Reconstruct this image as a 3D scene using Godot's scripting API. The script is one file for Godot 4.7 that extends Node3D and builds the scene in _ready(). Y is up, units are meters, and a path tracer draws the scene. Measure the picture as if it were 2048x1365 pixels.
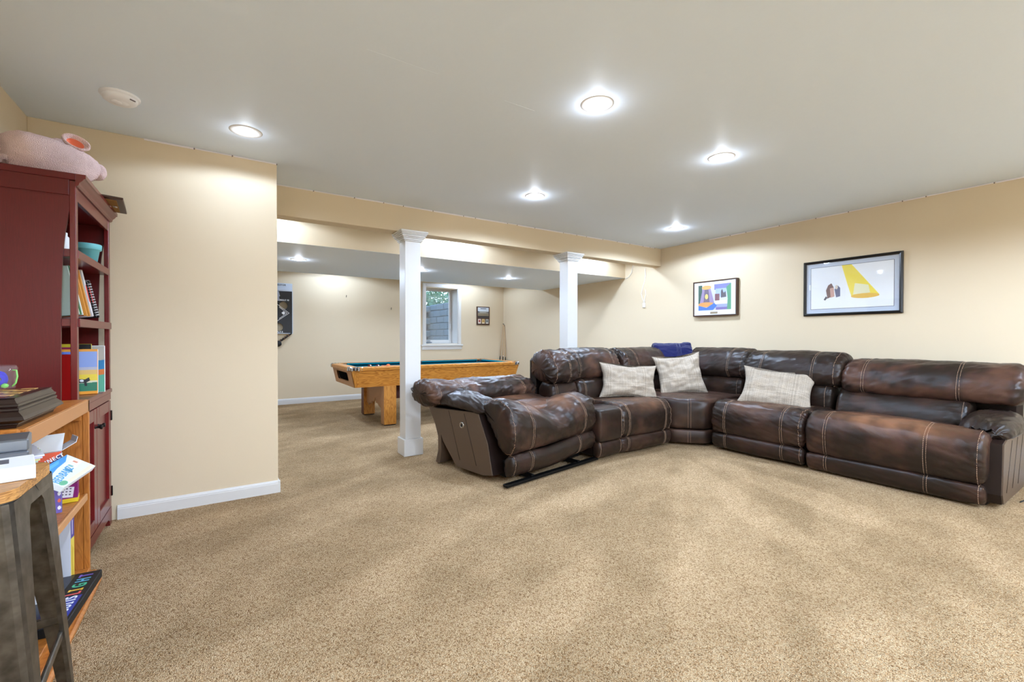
extends Node3D

const HC := 2.40            # main ceiling height
const HS := 2.055           # underside of the duct soffit
const XL := -0.91
const XR := 5.29
const ZA := -3.66           # accent wall face
const ZB := -4.15           # beam face
const ZS := -4.82           # soffit face
const ZSB := -6.95          # soffit back
const ZW := -8.37           # window wall face
const ZR := 2.60            # wall behind the camera

var used := {}
var M := {}
var rng := RandomNumberGenerator.new()
var n1 := FastNoiseLite.new()
var n2 := FastNoiseLite.new()
var n3 := FastNoiseLite.new()

func _ready():
	rng.seed = 7
	n1.seed = 3; n1.noise_type = FastNoiseLite.TYPE_SIMPLEX_SMOOTH; n1.frequency = 1.0; n1.fractal_octaves = 3
	n2.seed = 11; n2.noise_type = FastNoiseLite.TYPE_SIMPLEX_SMOOTH; n2.frequency = 1.0; n2.fractal_octaves = 2
	n3.seed = 23; n3.noise_type = FastNoiseLite.TYPE_SIMPLEX_SMOOTH; n3.frequency = 1.0; n3.fractal_octaves = 4
	# ---- camera
	var cam := Camera3D.new()
	cam.name = "camera"
	cam.position = Vector3(0, 1.135, 0)
	cam.rotation = Vector3(deg_to_rad(-0.48), deg_to_rad(-33.4), 0)
	cam.fov = rad_to_deg(2.0 * atan(682.5 / 890.0))
	cam.near = 0.05; cam.far = 200.0
	add_child(cam)
	cam.current = true
	# ---- sky and exposure
	var we := WorldEnvironment.new(); we.name = "world_environment"
	var env := Environment.new()
	env.background_mode = Environment.BG_SKY
	var sky := Sky.new(); var sm := ProceduralSkyMaterial.new()
	sm.sky_top_color = Color(0.62, 0.76, 0.92); sm.sky_horizon_color = Color(0.86, 0.92, 0.96)
	sm.ground_bottom_color = Color(0.25, 0.27, 0.25); sm.ground_horizon_color = Color(0.6, 0.66, 0.66)
	sm.sky_energy_multiplier = 1.0
	sky.sky_material = sm; env.sky = sky
	env.background_energy_multiplier = 4.6
	env.tonemap_mode = Environment.TONE_MAPPER_LINEAR
	env.tonemap_exposure = 1.03
	env.sdfgi_enabled = true; env.ssao_enabled = true; env.ssil_enabled = true
	we.environment = env
	add_child(we)
	# ---- materials, room, lamps, things
	make_materials()
	build_room()
	build_lamps()
	build_window()
	build_columns()
	build_sectional()
	build_pillows()
	build_pool()
	build_walls_decor()
	build_bookcase()
	build_oak()
	build_stool()

# ------------------------------------------------------------------ naming
func numbered(called: String) -> String:
	if not used.has(called):
		used[called] = 0
		return called
	used[called] += 1
	return "%s_%03d" % [called, used[called]]

func tag(o: Node3D, label: String, category: String, group := "") -> Node3D:
	o.set_meta("label", label); o.set_meta("category", category)
	if group != "": o.set_meta("group", group)
	return o

func thing(called: String, label: String, category: String, at := Vector3.ZERO, turn := 0.0, group := "") -> Node3D:
	var o := Node3D.new()
	o.name = numbered(called); add_child(o)
	o.position = at; o.rotation.y = turn
	return tag(o, label, category, group)

func put(called: String, m: Mesh, mat: Material, parent: Node3D = null, xf := Transform3D.IDENTITY) -> MeshInstance3D:
	var o := MeshInstance3D.new()
	o.mesh = m
	if mat: o.material_override = mat
	o.transform = xf
	if parent == null:
		o.name = numbered(called); add_child(o)
	else:
		o.name = part_name(parent, called); parent.add_child(o, true)
	return o

func part_name(parent: Node3D, called: String) -> String:
	var key := "n_" + called
	var k: int = parent.get_meta(key) if parent.has_meta(key) else 0
	parent.set_meta(key, k + 1)
	return called if k == 0 else "%s_%03d" % [called, k]

func struct(called: String, m: Mesh, mat: Material) -> MeshInstance3D:
	var o := put(called, m, mat)
	o.set_meta("kind", "structure")
	return o

func at(p: Vector3, ry := 0.0) -> Transform3D:
	return Transform3D(Basis(Vector3.UP, ry), p)

func at3(p: Vector3, e: Vector3) -> Transform3D:
	return Transform3D(Basis.from_euler(e), p)

# ------------------------------------------------------------------ mesh helpers
func sta() -> SurfaceTool:
	var st := SurfaceTool.new(); st.begin(Mesh.PRIMITIVE_TRIANGLES); return st

func fin(st: SurfaceTool) -> ArrayMesh:
	st.generate_normals(); return st.commit()

func tri(st: SurfaceTool, a: Vector3, b: Vector3, c: Vector3, n: Vector3):   # wound so that n is the front
	if (c - a).cross(b - a).dot(n) >= 0.0:
		st.add_vertex(a); st.add_vertex(b); st.add_vertex(c)
	else:
		st.add_vertex(a); st.add_vertex(c); st.add_vertex(b)

func quad(st: SurfaceTool, a: Vector3, b: Vector3, c: Vector3, d: Vector3, n: Vector3):
	tri(st, a, b, c, n); tri(st, a, c, d, n)

func uvtri(st: SurfaceTool, p: Array, t: Array, n: Vector3):
	var o := [0, 1, 2]
	if (p[2] - p[0]).cross(p[1] - p[0]).dot(n) < 0.0: o = [0, 2, 1]
	for i in o:
		st.set_normal(n); st.set_uv(t[i]); st.add_vertex(p[i])

# a box with chamfered edges; c is its centre
func bx(st: SurfaceTool, c: Vector3, s: Vector3, b := 0.003, xf := Transform3D.IDENTITY):
	st.set_smooth_group(-1)
	var h := s * 0.5
	b = minf(b, minf(h.x, minf(h.y, h.z)) * 0.9)
	var P := func(sx: int, sy: int, sz: int, ax: int) -> Vector3:
		var v := Vector3(sx * h.x, sy * h.y, sz * h.z)
		if ax != 0: v.x -= sx * b
		if ax != 1: v.y -= sy * b
		if ax != 2: v.z -= sz * b
		return xf * (c + v)
	var sg := [-1, 1]
	for s1 in sg:
		quad(st, P.call(s1, -1, -1, 0), P.call(s1, 1, -1, 0), P.call(s1, 1, 1, 0), P.call(s1, -1, 1, 0), xf.basis * Vector3(s1, 0, 0))
		quad(st, P.call(-1, s1, -1, 1), P.call(1, s1, -1, 1), P.call(1, s1, 1, 1), P.call(-1, s1, 1, 1), xf.basis * Vector3(0, s1, 0))
		quad(st, P.call(-1, -1, s1, 2), P.call(1, -1, s1, 2), P.call(1, 1, s1, 2), P.call(-1, 1, s1, 2), xf.basis * Vector3(0, 0, s1))
		if b <= 0.0: continue
		for s2 in sg:
			quad(st, P.call(s1, s2, -1, 0), P.call(s1, s2, 1, 0), P.call(s1, s2, 1, 1), P.call(s1, s2, -1, 1), xf.basis * Vector3(s1, s2, 0))
			quad(st, P.call(s1, -1, s2, 0), P.call(s1, 1, s2, 0), P.call(s1, 1, s2, 2), P.call(s1, -1, s2, 2), xf.basis * Vector3(s1, 0, s2))
			quad(st, P.call(-1, s1, s2, 1), P.call(1, s1, s2, 1), P.call(1, s1, s2, 2), P.call(-1, s1, s2, 2), xf.basis * Vector3(0, s1, s2))
			for s3 in sg:
				tri(st, P.call(s1, s2, s3, 0), P.call(s1, s2, s3, 1), P.call(s1, s2, s3, 2), xf.basis * Vector3(s1, s2, s3))

func box_mesh(s: Vector3, b := 0.003, c := Vector3.ZERO) -> ArrayMesh:
	var st := sta(); bx(st, c, s, b); return fin(st)

# slab between two corners
func slab(lo: Vector3, hi: Vector3, b := 0.0) -> ArrayMesh:
	return box_mesh(hi - lo, b, (lo + hi) * 0.5)

# polygon (x, y) pushed out along z from z0 to z1
func prism(st: SurfaceTool, poly: PackedVector2Array, z0: float, z1: float, xf := Transform3D.IDENTITY):
	st.set_smooth_group(-1)
	var ar := 0.0
	for i in poly.size():
		ar += poly[i].cross(poly[(i + 1) % poly.size()])
	var sgn := 1.0 if ar > 0 else -1.0
	var t := Geometry2D.triangulate_polygon(poly)
	for k in range(0, t.size(), 3):
		for z in [z0, z1]:
			var nn := Vector3(0, 0, 1 if (z == z1) == (z1 > z0) else -1)
			tri(st, xf * Vector3(poly[t[k]].x, poly[t[k]].y, z), xf * Vector3(poly[t[k + 1]].x, poly[t[k + 1]].y, z), xf * Vector3(poly[t[k + 2]].x, poly[t[k + 2]].y, z), xf.basis * nn)
	for i in poly.size():
		var a := poly[i]; var b := poly[(i + 1) % poly.size()]
		var d := (b - a) * sgn
		quad(st, xf * Vector3(a.x, a.y, z0), xf * Vector3(b.x, b.y, z0), xf * Vector3(b.x, b.y, z1), xf * Vector3(a.x, a.y, z1), xf.basis * Vector3(d.y, -d.x, 0))

func prism_mesh(poly: PackedVector2Array, z0: float, z1: float) -> ArrayMesh:
	var st := sta(); prism(st, poly, z0, z1); return fin(st)

# profile of (radius, y) turned round y
func lathe(st: SurfaceTool, prof: PackedVector2Array, n := 24, xf := Transform3D.IDENTITY, smooth := true):
	st.set_smooth_group(0 if smooth else -1)
	for i in prof.size() - 1:
		var a := prof[i]; var b := prof[i + 1]
		var d := b - a
		for k in n:
			var t0 := TAU * k / n; var t1 := TAU * (k + 1) / n
			var c0 := Vector3(cos(t0), 0, sin(t0)); var c1 := Vector3(cos(t1), 0, sin(t1))
			var nn := xf.basis * ((c0 + c1) * 0.5 * d.y + Vector3(0, -d.x, 0))
			var A := xf * (c0 * a.x + Vector3(0, a.y, 0)); var B := xf * (c1 * a.x + Vector3(0, a.y, 0))
			var C := xf * (c1 * b.x + Vector3(0, b.y, 0)); var D := xf * (c0 * b.x + Vector3(0, b.y, 0))
			if a.x > 1e-5: tri(st, A, B, C, nn)
			if b.x > 1e-5: tri(st, A, C, D, nn)

func lathe_mesh(prof: PackedVector2Array, n := 24, smooth := true) -> ArrayMesh:
	var st := sta(); lathe(st, prof, n, Transform3D.IDENTITY, smooth); return fin(st)

# tube through points
func tube(st: SurfaceTool, pts: PackedVector3Array, r: float, n := 8, r2 := -1.0):
	st.set_smooth_group(0)
	if r2 < 0: r2 = r
	var rings := []
	var up := Vector3.UP
	for i in pts.size():
		var d := (pts[mini(i + 1, pts.size() - 1)] - pts[maxi(i - 1, 0)]).normalized()
		if absf(d.dot(up)) > 0.9: up = Vector3.RIGHT if absf(d.x) < 0.9 else Vector3.FORWARD
		var s := d.cross(up).normalized(); var u := s.cross(d).normalized()
		up = u
		var ring := []
		var rr := lerpf(r, r2, float(i) / maxi(1, pts.size() - 1))
		for k in n:
			var t := TAU * k / n
			ring.append(pts[i] + (s * cos(t) + u * sin(t)) * rr)
		rings.append(ring)
	for i in pts.size() - 1:
		for k in n:
			var nn: Vector3 = (rings[i][k] + rings[i][(k + 1) % n]) * 0.5 - pts[i]
			quad(st, rings[i][k], rings[i][(k + 1) % n], rings[i + 1][(k + 1) % n], rings[i + 1][k], nn)
	for e in [0, pts.size() - 1]:
		var nn2: Vector3 = (pts[0] - pts[1]) if e == 0 else (pts[e] - pts[e - 1])
		for k in n:
			tri(st, pts[e], rings[e][k], rings[e][(k + 1) % n], nn2)

func tube_mesh(pts: PackedVector3Array, r: float, n := 8, r2 := -1.0) -> ArrayMesh:
	var st := sta(); tube(st, pts, r, n, r2); return fin(st)

# grid of points g[row][col] (PackedVector3Array per row); cols wrap when closed; smooth normals
func grid_mesh(g: Array, closed: bool, cols = null, cap := true) -> ArrayMesh:
	var nr := g.size(); var nc: int = g[0].size()
	var V := PackedVector3Array(); var N := PackedVector3Array(); var C := PackedColorArray(); var I := PackedInt32Array()
	for r in nr:
		V.append_array(g[r])
		if cols: C.append_array(cols[r])
	var last := nc if closed else nc - 1
	for r in nr - 1:
		for c in last:
			var a := r * nc + c; var b := r * nc + (c + 1) % nc
			var d := a + nc; var e := b + nc
			I.append_array([a, b, e, a, e, d])
	if cap and closed:
		for r in [0, nr - 1]:
			var m := Vector3.ZERO; var mc := Color(0, 0, 0)
			for c in nc:
				m += g[r][c] / nc
				if cols: mc += cols[r][c] / nc
			var k := V.size(); V.append(m)
			if cols: C.append(mc)
			for c in nc:
				var a2: int = r * nc + c; var b2: int = r * nc + (c + 1) % nc
				if r == 0: I.append_array([k, b2, a2])
				else: I.append_array([k, a2, b2])
	N.resize(V.size())
	for i in range(0, I.size(), 3):
		var fn := (V[I[i + 2]] - V[I[i]]).cross(V[I[i + 1]] - V[I[i]])
		N[I[i]] += fn; N[I[i + 1]] += fn; N[I[i + 2]] += fn
	# outward?
	var mid := Vector3.ZERO
	for v in V: mid += v / V.size()
	var s := 0.0
	for i in V.size(): s += N[i].dot(V[i] - mid)
	if closed and s < 0.0:
		for i in range(0, I.size(), 3):
			var t := I[i + 1]; I[i + 1] = I[i + 2]; I[i + 2] = t
		for i in N.size(): N[i] = -N[i]
	for i in N.size(): N[i] = N[i].normalized()
	var arr := []; arr.resize(Mesh.ARRAY_MAX)
	arr[Mesh.ARRAY_VERTEX] = V; arr[Mesh.ARRAY_NORMAL] = N; arr[Mesh.ARRAY_INDEX] = I
	if cols: arr[Mesh.ARRAY_COLOR] = C
	var am := ArrayMesh.new(); am.add_surface_from_arrays(Mesh.PRIMITIVE_TRIANGLES, arr)
	return am

# closed smooth loop through control points, n samples of even length
func loop2(ctrl: PackedVector2Array, n: int) -> PackedVector2Array:
	var fine := PackedVector2Array(); var k := ctrl.size()
	for i in k:
		var p0 := ctrl[(i - 1 + k) % k]; var p1 := ctrl[i]; var p2 := ctrl[(i + 1) % k]; var p3 := ctrl[(i + 2) % k]
		for j in 12:
			fine.append(p1.cubic_interpolate(p2, p0, p3, j / 12.0))
	var tot := 0.0; var L := [0.0]
	for i in fine.size():
		tot += fine[i].distance_to(fine[(i + 1) % fine.size()]); L.append(tot)
	var out := PackedVector2Array(); var s := 0
	for i in n:
		var t := tot * i / n
		while L[s + 1] < t: s += 1
		out.append(fine[s].lerp(fine[(s + 1) % fine.size()], (t - L[s]) / maxf(1e-9, L[s + 1] - L[s])))
	return out

# lettering: thin raised letters, origin at the centre of the text, facing +z
func letters(called: String, text: String, height: float, mat: Material, parent: Node3D, xf: Transform3D, depth := 0.0006, bold := true, squeeze := 1.0) -> MeshInstance3D:
	var tm := TextMesh.new()
	var f := SystemFont.new(); f.font_names = PackedStringArray(["Droid Sans"]); f.font_weight = 700 if bold else 400
	tm.font = f; tm.text = text; tm.font_size = 32; tm.pixel_size = height / 24.0; tm.depth = depth; tm.curve_step = 4.0
	tm.horizontal_alignment = HORIZONTAL_ALIGNMENT_CENTER; tm.vertical_alignment = VERTICAL_ALIGNMENT_CENTER
	return put(called, tm, mat, parent, xf * Transform3D(Basis.from_scale(Vector3(squeeze, 1, 1)), Vector3.ZERO))

# ------------------------------------------------------------------ materials
func mk(key: String, c: Color, rough := 0.7, metal := 0.0, spec := 0.5) -> StandardMaterial3D:
	var m := StandardMaterial3D.new()
	m.resource_name = key
	m.albedo_color = c; m.roughness = rough; m.metallic = metal; m.metallic_specular = spec
	M[key] = m
	return m

func noise_tex(freq: float, lo: Color, hi: Color, size := 512, oct := 4, typ := FastNoiseLite.TYPE_SIMPLEX, mid := 0.5, sd := 1) -> NoiseTexture2D:
	var f := FastNoiseLite.new(); f.noise_type = typ; f.frequency = freq; f.fractal_octaves = oct; f.seed = sd
	var t := NoiseTexture2D.new(); t.width = size; t.height = size; t.seamless = true; t.noise = f; t.normalize = true
	var g := Gradient.new(); g.offsets = PackedFloat32Array([0.0, mid, 1.0]); g.colors = PackedColorArray([lo, lo.lerp(hi, 0.5), hi])
	t.color_ramp = g
	return t

func bump_tex(freq: float, size := 512, oct := 4, typ := FastNoiseLite.TYPE_SIMPLEX, sd := 5) -> NoiseTexture2D:
	return noise_tex(freq, Color.BLACK, Color.WHITE, size, oct, typ, 0.5, sd)

func tri_map(m: StandardMaterial3D, tex: Texture2D, scale: Vector3, world := false):
	m.albedo_texture = tex; m.uv1_triplanar = true; m.uv1_world_triplanar = world; m.uv1_scale = scale; m.uv1_triplanar_sharpness = 6.0

func relief(m: StandardMaterial3D, tex: Texture2D, cm: float):
	m.heightmap_enabled = true; m.heightmap_texture = tex; m.heightmap_scale = cm

# wood: growth rings seen as streaks that wander; grain runs along u
func wood_tex(dark: Color, light: Color, sd: int, streak := 1.0) -> ImageTexture:
	var w := 512; var h := 256
	var im := Image.create(w, h, false, Image.FORMAT_RGB8)
	var f := FastNoiseLite.new(); f.seed = sd; f.frequency = 1.0; f.fractal_octaves = 2; f.noise_type = FastNoiseLite.TYPE_SIMPLEX_SMOOTH
	for y in h:
		for x in w:
			var u := TAU * x / w; var v := TAU * y / h
			# periodic in both directions
			var cx := cos(u); var sx := sin(u); var cy := cos(v) * 1.3; var sy := sin(v) * 1.3
			var wob := f.get_noise_3d(cx * 0.55 + 3.0, sx * 0.55 + cy, sy) 
			var ring := 0.5 + 0.5 * sin(v * 9.0 + wob * 16.0)
			ring = pow(ring, 2.2)
			var fib := f.get_noise_3d(cx * 1.6, sx * 1.6 + 9.0 + cos(v * 1.0) * 22.0, sin(v) * 22.0)
			var k := clampf(0.5 + 0.42 * fib - 0.55 * streak * (ring - 0.35), 0.0, 1.0)
			im.set_pixel(x, y, dark.lerp(light, k))
	return ImageTexture.create_from_image(im)

func make_materials():
	var orange := noise_tex(0.09, Color(0.90, 0.90, 0.90), Color(1, 1, 1), 512, 3)
	# painted drywall
	var w := mk("beige wall paint", Color(0.855, 0.78, 0.66), 0.62, 0.0, 0.35)
	w.uv1_triplanar = true; w.uv1_world_triplanar = true; w.uv1_scale = Vector3.ONE * 1.6
	relief(w, bump_tex(0.12, 512, 3), 0.012)
	var c := mk("white ceiling paint", Color(0.910, 0.952, 1.0), 0.55, 0.0, 0.4)
	c.uv1_triplanar = true; c.uv1_world_triplanar = true; c.uv1_scale = Vector3.ONE * 0.9
	relief(c, bump_tex(0.03, 512, 2), 0.03)
	mk("white gloss trim", Color(0.85, 0.835, 0.815), 0.34)
	mk("white plastic", Color(0.95, 0.95, 0.96), 0.4)
	mk("chalky edge", Color(0.92, 0.89, 0.89), 0.9)
	mk("grey gap", Color(0.42, 0.38, 0.40), 0.9)
	# carpet: twisted pile, two tones and dark pits between the tufts
	var cp := mk("beige carpet", Color(1, 1, 1), 1.0, 0.0, 0.1)
	cp.vertex_color_use_as_albedo = true
	var ct := carpet_tex()
	tri_map(cp, ct[0], Vector3.ONE * 1.9, true)
	relief(cp, ct[1], 0.8)
	# leather
	var l := mk("dark brown leather", Color(1, 1, 1), 0.42, 0.0, 0.4)
	l.vertex_color_use_as_albedo = true
	l.uv1_triplanar = true; l.uv1_scale = Vector3.ONE * 5.0
	relief(l, bump_tex(0.09, 512, 4, FastNoiseLite.TYPE_SIMPLEX_SMOOTH, 31), 0.05)
	l.roughness_texture = noise_tex(0.02, Color(0.75, 0.75, 0.75), Color(1, 1, 1), 256, 3, FastNoiseLite.TYPE_SIMPLEX, 0.5, 17); l.roughness = 0.39
	var l2 := mk("taupe vinyl side", Color(0.36, 0.29, 0.235), 0.42, 0.0, 0.5)
	l2.uv1_triplanar = true; l2.uv1_scale = Vector3.ONE * 6.0
	relief(l2, bump_tex(0.12, 512, 3, FastNoiseLite.TYPE_SIMPLEX, 37), 0.03)
	var l3 := mk("black brown leather", Color(0.135, 0.09, 0.075), 0.36, 0.0, 0.4)
	l3.uv1_triplanar = true; l3.uv1_scale = Vector3.ONE * 6.0
	relief(l3, bump_tex(0.12, 512, 3, FastNoiseLite.TYPE_SIMPLEX, 37), 0.03)
	mk("tan thread", Color(0.74, 0.60, 0.49), 0.8)
	mk("black steel", Color(0.05, 0.05, 0.05), 0.45, 0.6)
	mk("black", Color(0.03, 0.03, 0.03), 0.6)
	mk("chrome", Color(0.75, 0.75, 0.76), 0.22, 1.0)
	# woven pillow cloth
	var cl := mk("oatmeal tweed", Color(1, 1, 1), 0.95, 0.0, 0.2)
	cl.albedo_texture = weave_tex(); cl.uv1_triplanar = true; cl.uv1_scale = Vector3.ONE * 2.6
	relief(cl, cl.albedo_texture, 0.05)
	var bl := mk("navy plush", Color(0.065, 0.075, 0.26), 0.9, 0.0, 0.3)
	bl.rim_enabled = true; bl.rim = 0.9; bl.rim_tint = 0.3
	bl.uv1_triplanar = true; bl.uv1_scale = Vector3.ONE * 4.0
	relief(bl, bump_tex(0.05, 256, 4), 0.3)
	# woods
	var ow := mk("pool table oak", Color(1, 1, 1), 0.36)
	tri_map(ow, wood_tex(Color(0.62, 0.36, 0.10), Color(0.86, 0.60, 0.26), 4), Vector3(0.9, 2.6, 2.6))
	var ov := mk("upright oak", Color(1, 1, 1), 0.36)
	tri_map(ov, rot90(wood_tex(Color(0.62, 0.36, 0.10), Color(0.87, 0.62, 0.28), 6)), Vector3(3.4, 1.0, 3.4))
	var hw := mk("honey oak", Color(1, 1, 1), 0.4)
	tri_map(hw, wood_tex(Color(0.60, 0.33, 0.11), Color(0.83, 0.54, 0.24), 9, 0.6), Vector3(2.2, 2.2, 1.4))
	var hv := mk("upright honey oak", Color(1, 1, 1), 0.4)
	tri_map(hv, rot90(wood_tex(Color(0.58, 0.33, 0.11), Color(0.80, 0.51, 0.22), 10, 0.6)), Vector3(2.4, 1.2, 2.4))
	var sw := mk("elm seat", Color(1, 1, 1), 0.45)
	tri_map(sw, wood_tex(Color(0.56, 0.36, 0.17), Color(0.86, 0.64, 0.37), 12, 1.2), Vector3(2.2, 6.0, 4.5))
	var pl := mk("leg panel ply", Color(0.72, 0.53, 0.36), 0.5)
	mk("mahogany side", Color(0.36, 0.12, 0.07), 0.45)
	var rd := mk("burgundy paint", Color(0.40, 0.075, 0.075), 0.36, 0.0, 0.5)
	tri_map(rd, rot90(noise_streak()), Vector3(3.0, 1.6, 3.0))
	mk("burgundy plain", Color(0.42, 0.085, 0.085), 0.27, 0.0, 0.6)
	mk("dark frame", Color(0.055, 0.045, 0.045), 0.3)
	mk("brown frame", Color(0.27, 0.165, 0.115), 0.4)
	mk("espresso moulding", Color(0.14, 0.08, 0.065), 0.28)
	mk("felt", Color(0.03, 0.36, 0.42), 0.95, 0.0, 0.1)
	mk("felt cushion", Color(0.035, 0.40, 0.46), 0.9, 0.0, 0.1)
	mk("paper white", Color(0.93, 0.93, 0.93), 0.7)
	mk("mat grey", Color(0.76, 0.79, 0.84), 0.75)
	mk("ivory ball", Color(0.93, 0.90, 0.82), 0.12)
	mk("maroon ball", Color(0.30, 0.03, 0.04), 0.12)
	mk("violet ball", Color(0.16, 0.07, 0.22), 0.12)
	mk("orange plastic", Color(0.85, 0.40, 0.15), 0.4)
	mk("galvanised", Color(0.55, 0.57, 0.60), 0.4, 0.85)
	var gm := mk("gunmetal", Color(0.46, 0.44, 0.41), 0.36, 0.85)
	tri_map(gm, noise_tex(0.02, Color(0.66, 0.65, 0.64), Color(1, 1, 1), 256, 4), Vector3.ONE * 3.0)
	mk("dark steel", Color(0.10, 0.095, 0.085), 0.4, 0.7)
	mk("pane", Color(1, 1, 1, 0.06), 0.02); M["pane"].transparency = BaseMaterial3D.TRANSPARENCY_ALPHA
	mk("picture glass", Color(1, 1, 1, 0.03), 0.03); M["picture glass"].transparency = BaseMaterial3D.TRANSPARENCY_ALPHA
	mk("clear plastic", Color(1, 1, 1, 0.03), 0.05, 0.0, 0.25); M["clear plastic"].transparency = BaseMaterial3D.TRANSPARENCY_ALPHA
	var bk := mk("grey block", Color(0.50, 0.57, 0.61), 0.95)
	tri_map(bk, noise_tex(0.06, Color(0.7, 0.7, 0.7), Color(1, 1, 1), 256, 4), Vector3.ONE * 2.0)
	mk("mortar", Color(0.20, 0.22, 0.24), 1.0)
	mk("leaf", Color(0.46, 0.60, 0.50), 0.45); M["leaf"].backlight_enabled = true; M["leaf"].backlight = Color(0.35, 0.5, 0.3)
	var em := mk("lit diffuser", Color(1, 1, 1), 0.5)
	em.emission_enabled = true; em.emission = Color(1.0, 0.985, 0.96); em.emission_energy_multiplier = 3.0

func rot90(t: ImageTexture) -> ImageTexture:
	var im := t.get_image(); im.rotate_90(CLOCKWISE)
	return ImageTexture.create_from_image(im)

func noise_streak() -> ImageTexture:
	var im := Image.create(256, 256, false, Image.FORMAT_RGB8)
	var f := FastNoiseLite.new(); f.seed = 77; f.frequency = 1.0
	for y in 256:
		for x in 256:
			var u := TAU * x / 256.0; var v := TAU * y / 256.0
			var k := f.get_noise_3d(cos(u) * 1.2 + 5.0, sin(u) * 1.2 + cos(v) * 14.0, sin(v) * 14.0)
			im.set_pixel(x, y, Color(1, 1, 1) * (0.93 + 0.09 * k))
	return ImageTexture.create_from_image(im)

func weave_tex() -> ImageTexture:
	var im := Image.create(512, 512, false, Image.FORMAT_RGB8)
	var r := RandomNumberGenerator.new(); r.seed = 5
	var wx := []; var wy := []
	for i in 512: wx.append(0.0); wy.append(0.0)
	for i in 256:
		wx[i] = r.randf_range(0.58, 0.92); wy[i] = r.randf_range(0.58, 0.92)
	for y in 512:
		for x in 512:
			var a := int(x / 2.0); var b := int(y / 2.0)
			var over := (a + b) % 2 == 0
			var slub := 0.12 * sin(b * 0.7 + a * 0.11) * sin(a * 0.31)
			var v: float = (wx[a] if over else wy[b]) + slub * 0.5
			if r.randf() < 0.06: v *= 0.7
			im.set_pixel(x, y, Color(v * 0.91, v * 0.835, v * 0.745))
	return ImageTexture.create_from_image(im)

# tileable pile: jittered tufts, each with its own tone; [colour, height]
func carpet_tex() -> Array:
	var S := 640; var G := 120; var cw := float(S) / G
	var r := RandomNumberGenerator.new(); r.seed = 41
	var px := PackedFloat32Array(); var py := PackedFloat32Array(); var tone := PackedFloat32Array(); var ang := PackedFloat32Array()
	for i in G * G:
		px.append(r.randf()); py.append(r.randf()); tone.append(r.randf()); ang.append(r.randf() * PI)
	var im := Image.create(S, S, false, Image.FORMAT_RGB8); var hm := Image.create(S, S, false, Image.FORMAT_RGB8)
	var ramp := [Color(0.42, 0.325, 0.235), Color(0.67, 0.565, 0.445), Color(0.80, 0.71, 0.59), Color(0.87, 0.795, 0.685), Color(0.95, 0.90, 0.81)]
	for y in S:
		var gy := int(y / cw)
		for x in S:
			var gx := int(x / cw)
			var best := 9.0; var bi := 0
			for j in [-1, 0, 1]:
				for i in [-1, 0, 1]:
					var k: int = posmod(gy + j, G) * G + posmod(gx + i, G)
					var dx: float = gx + i + px[k] - x / cw; var dy: float = gy + j + py[k] - y / cw
					var c := cos(ang[k]); var s := sin(ang[k])
					var u := (dx * c + dy * s) * 0.72; var v := (dy * c - dx * s) * 1.25
					var d := u * u + v * v
					if d < best: best = d; bi = k
			var hgt := clampf(1.0 - sqrt(best) * 1.05, 0.0, 1.0)
			var t: float = pow(tone[bi], 0.75) * 3.2 + hgt * 0.8
			var q := int(minf(t, 3.0))
			im.set_pixel(x, y, ramp[q].lerp(ramp[q + 1], clampf(t - q, 0, 1)))
			hm.set_pixel(x, y, Color(1, 1, 1) * (hgt * (0.6 + 0.4 * tone[bi])))
	return [ImageTexture.create_from_image(im), ImageTexture.create_from_image(hm)]

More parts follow.
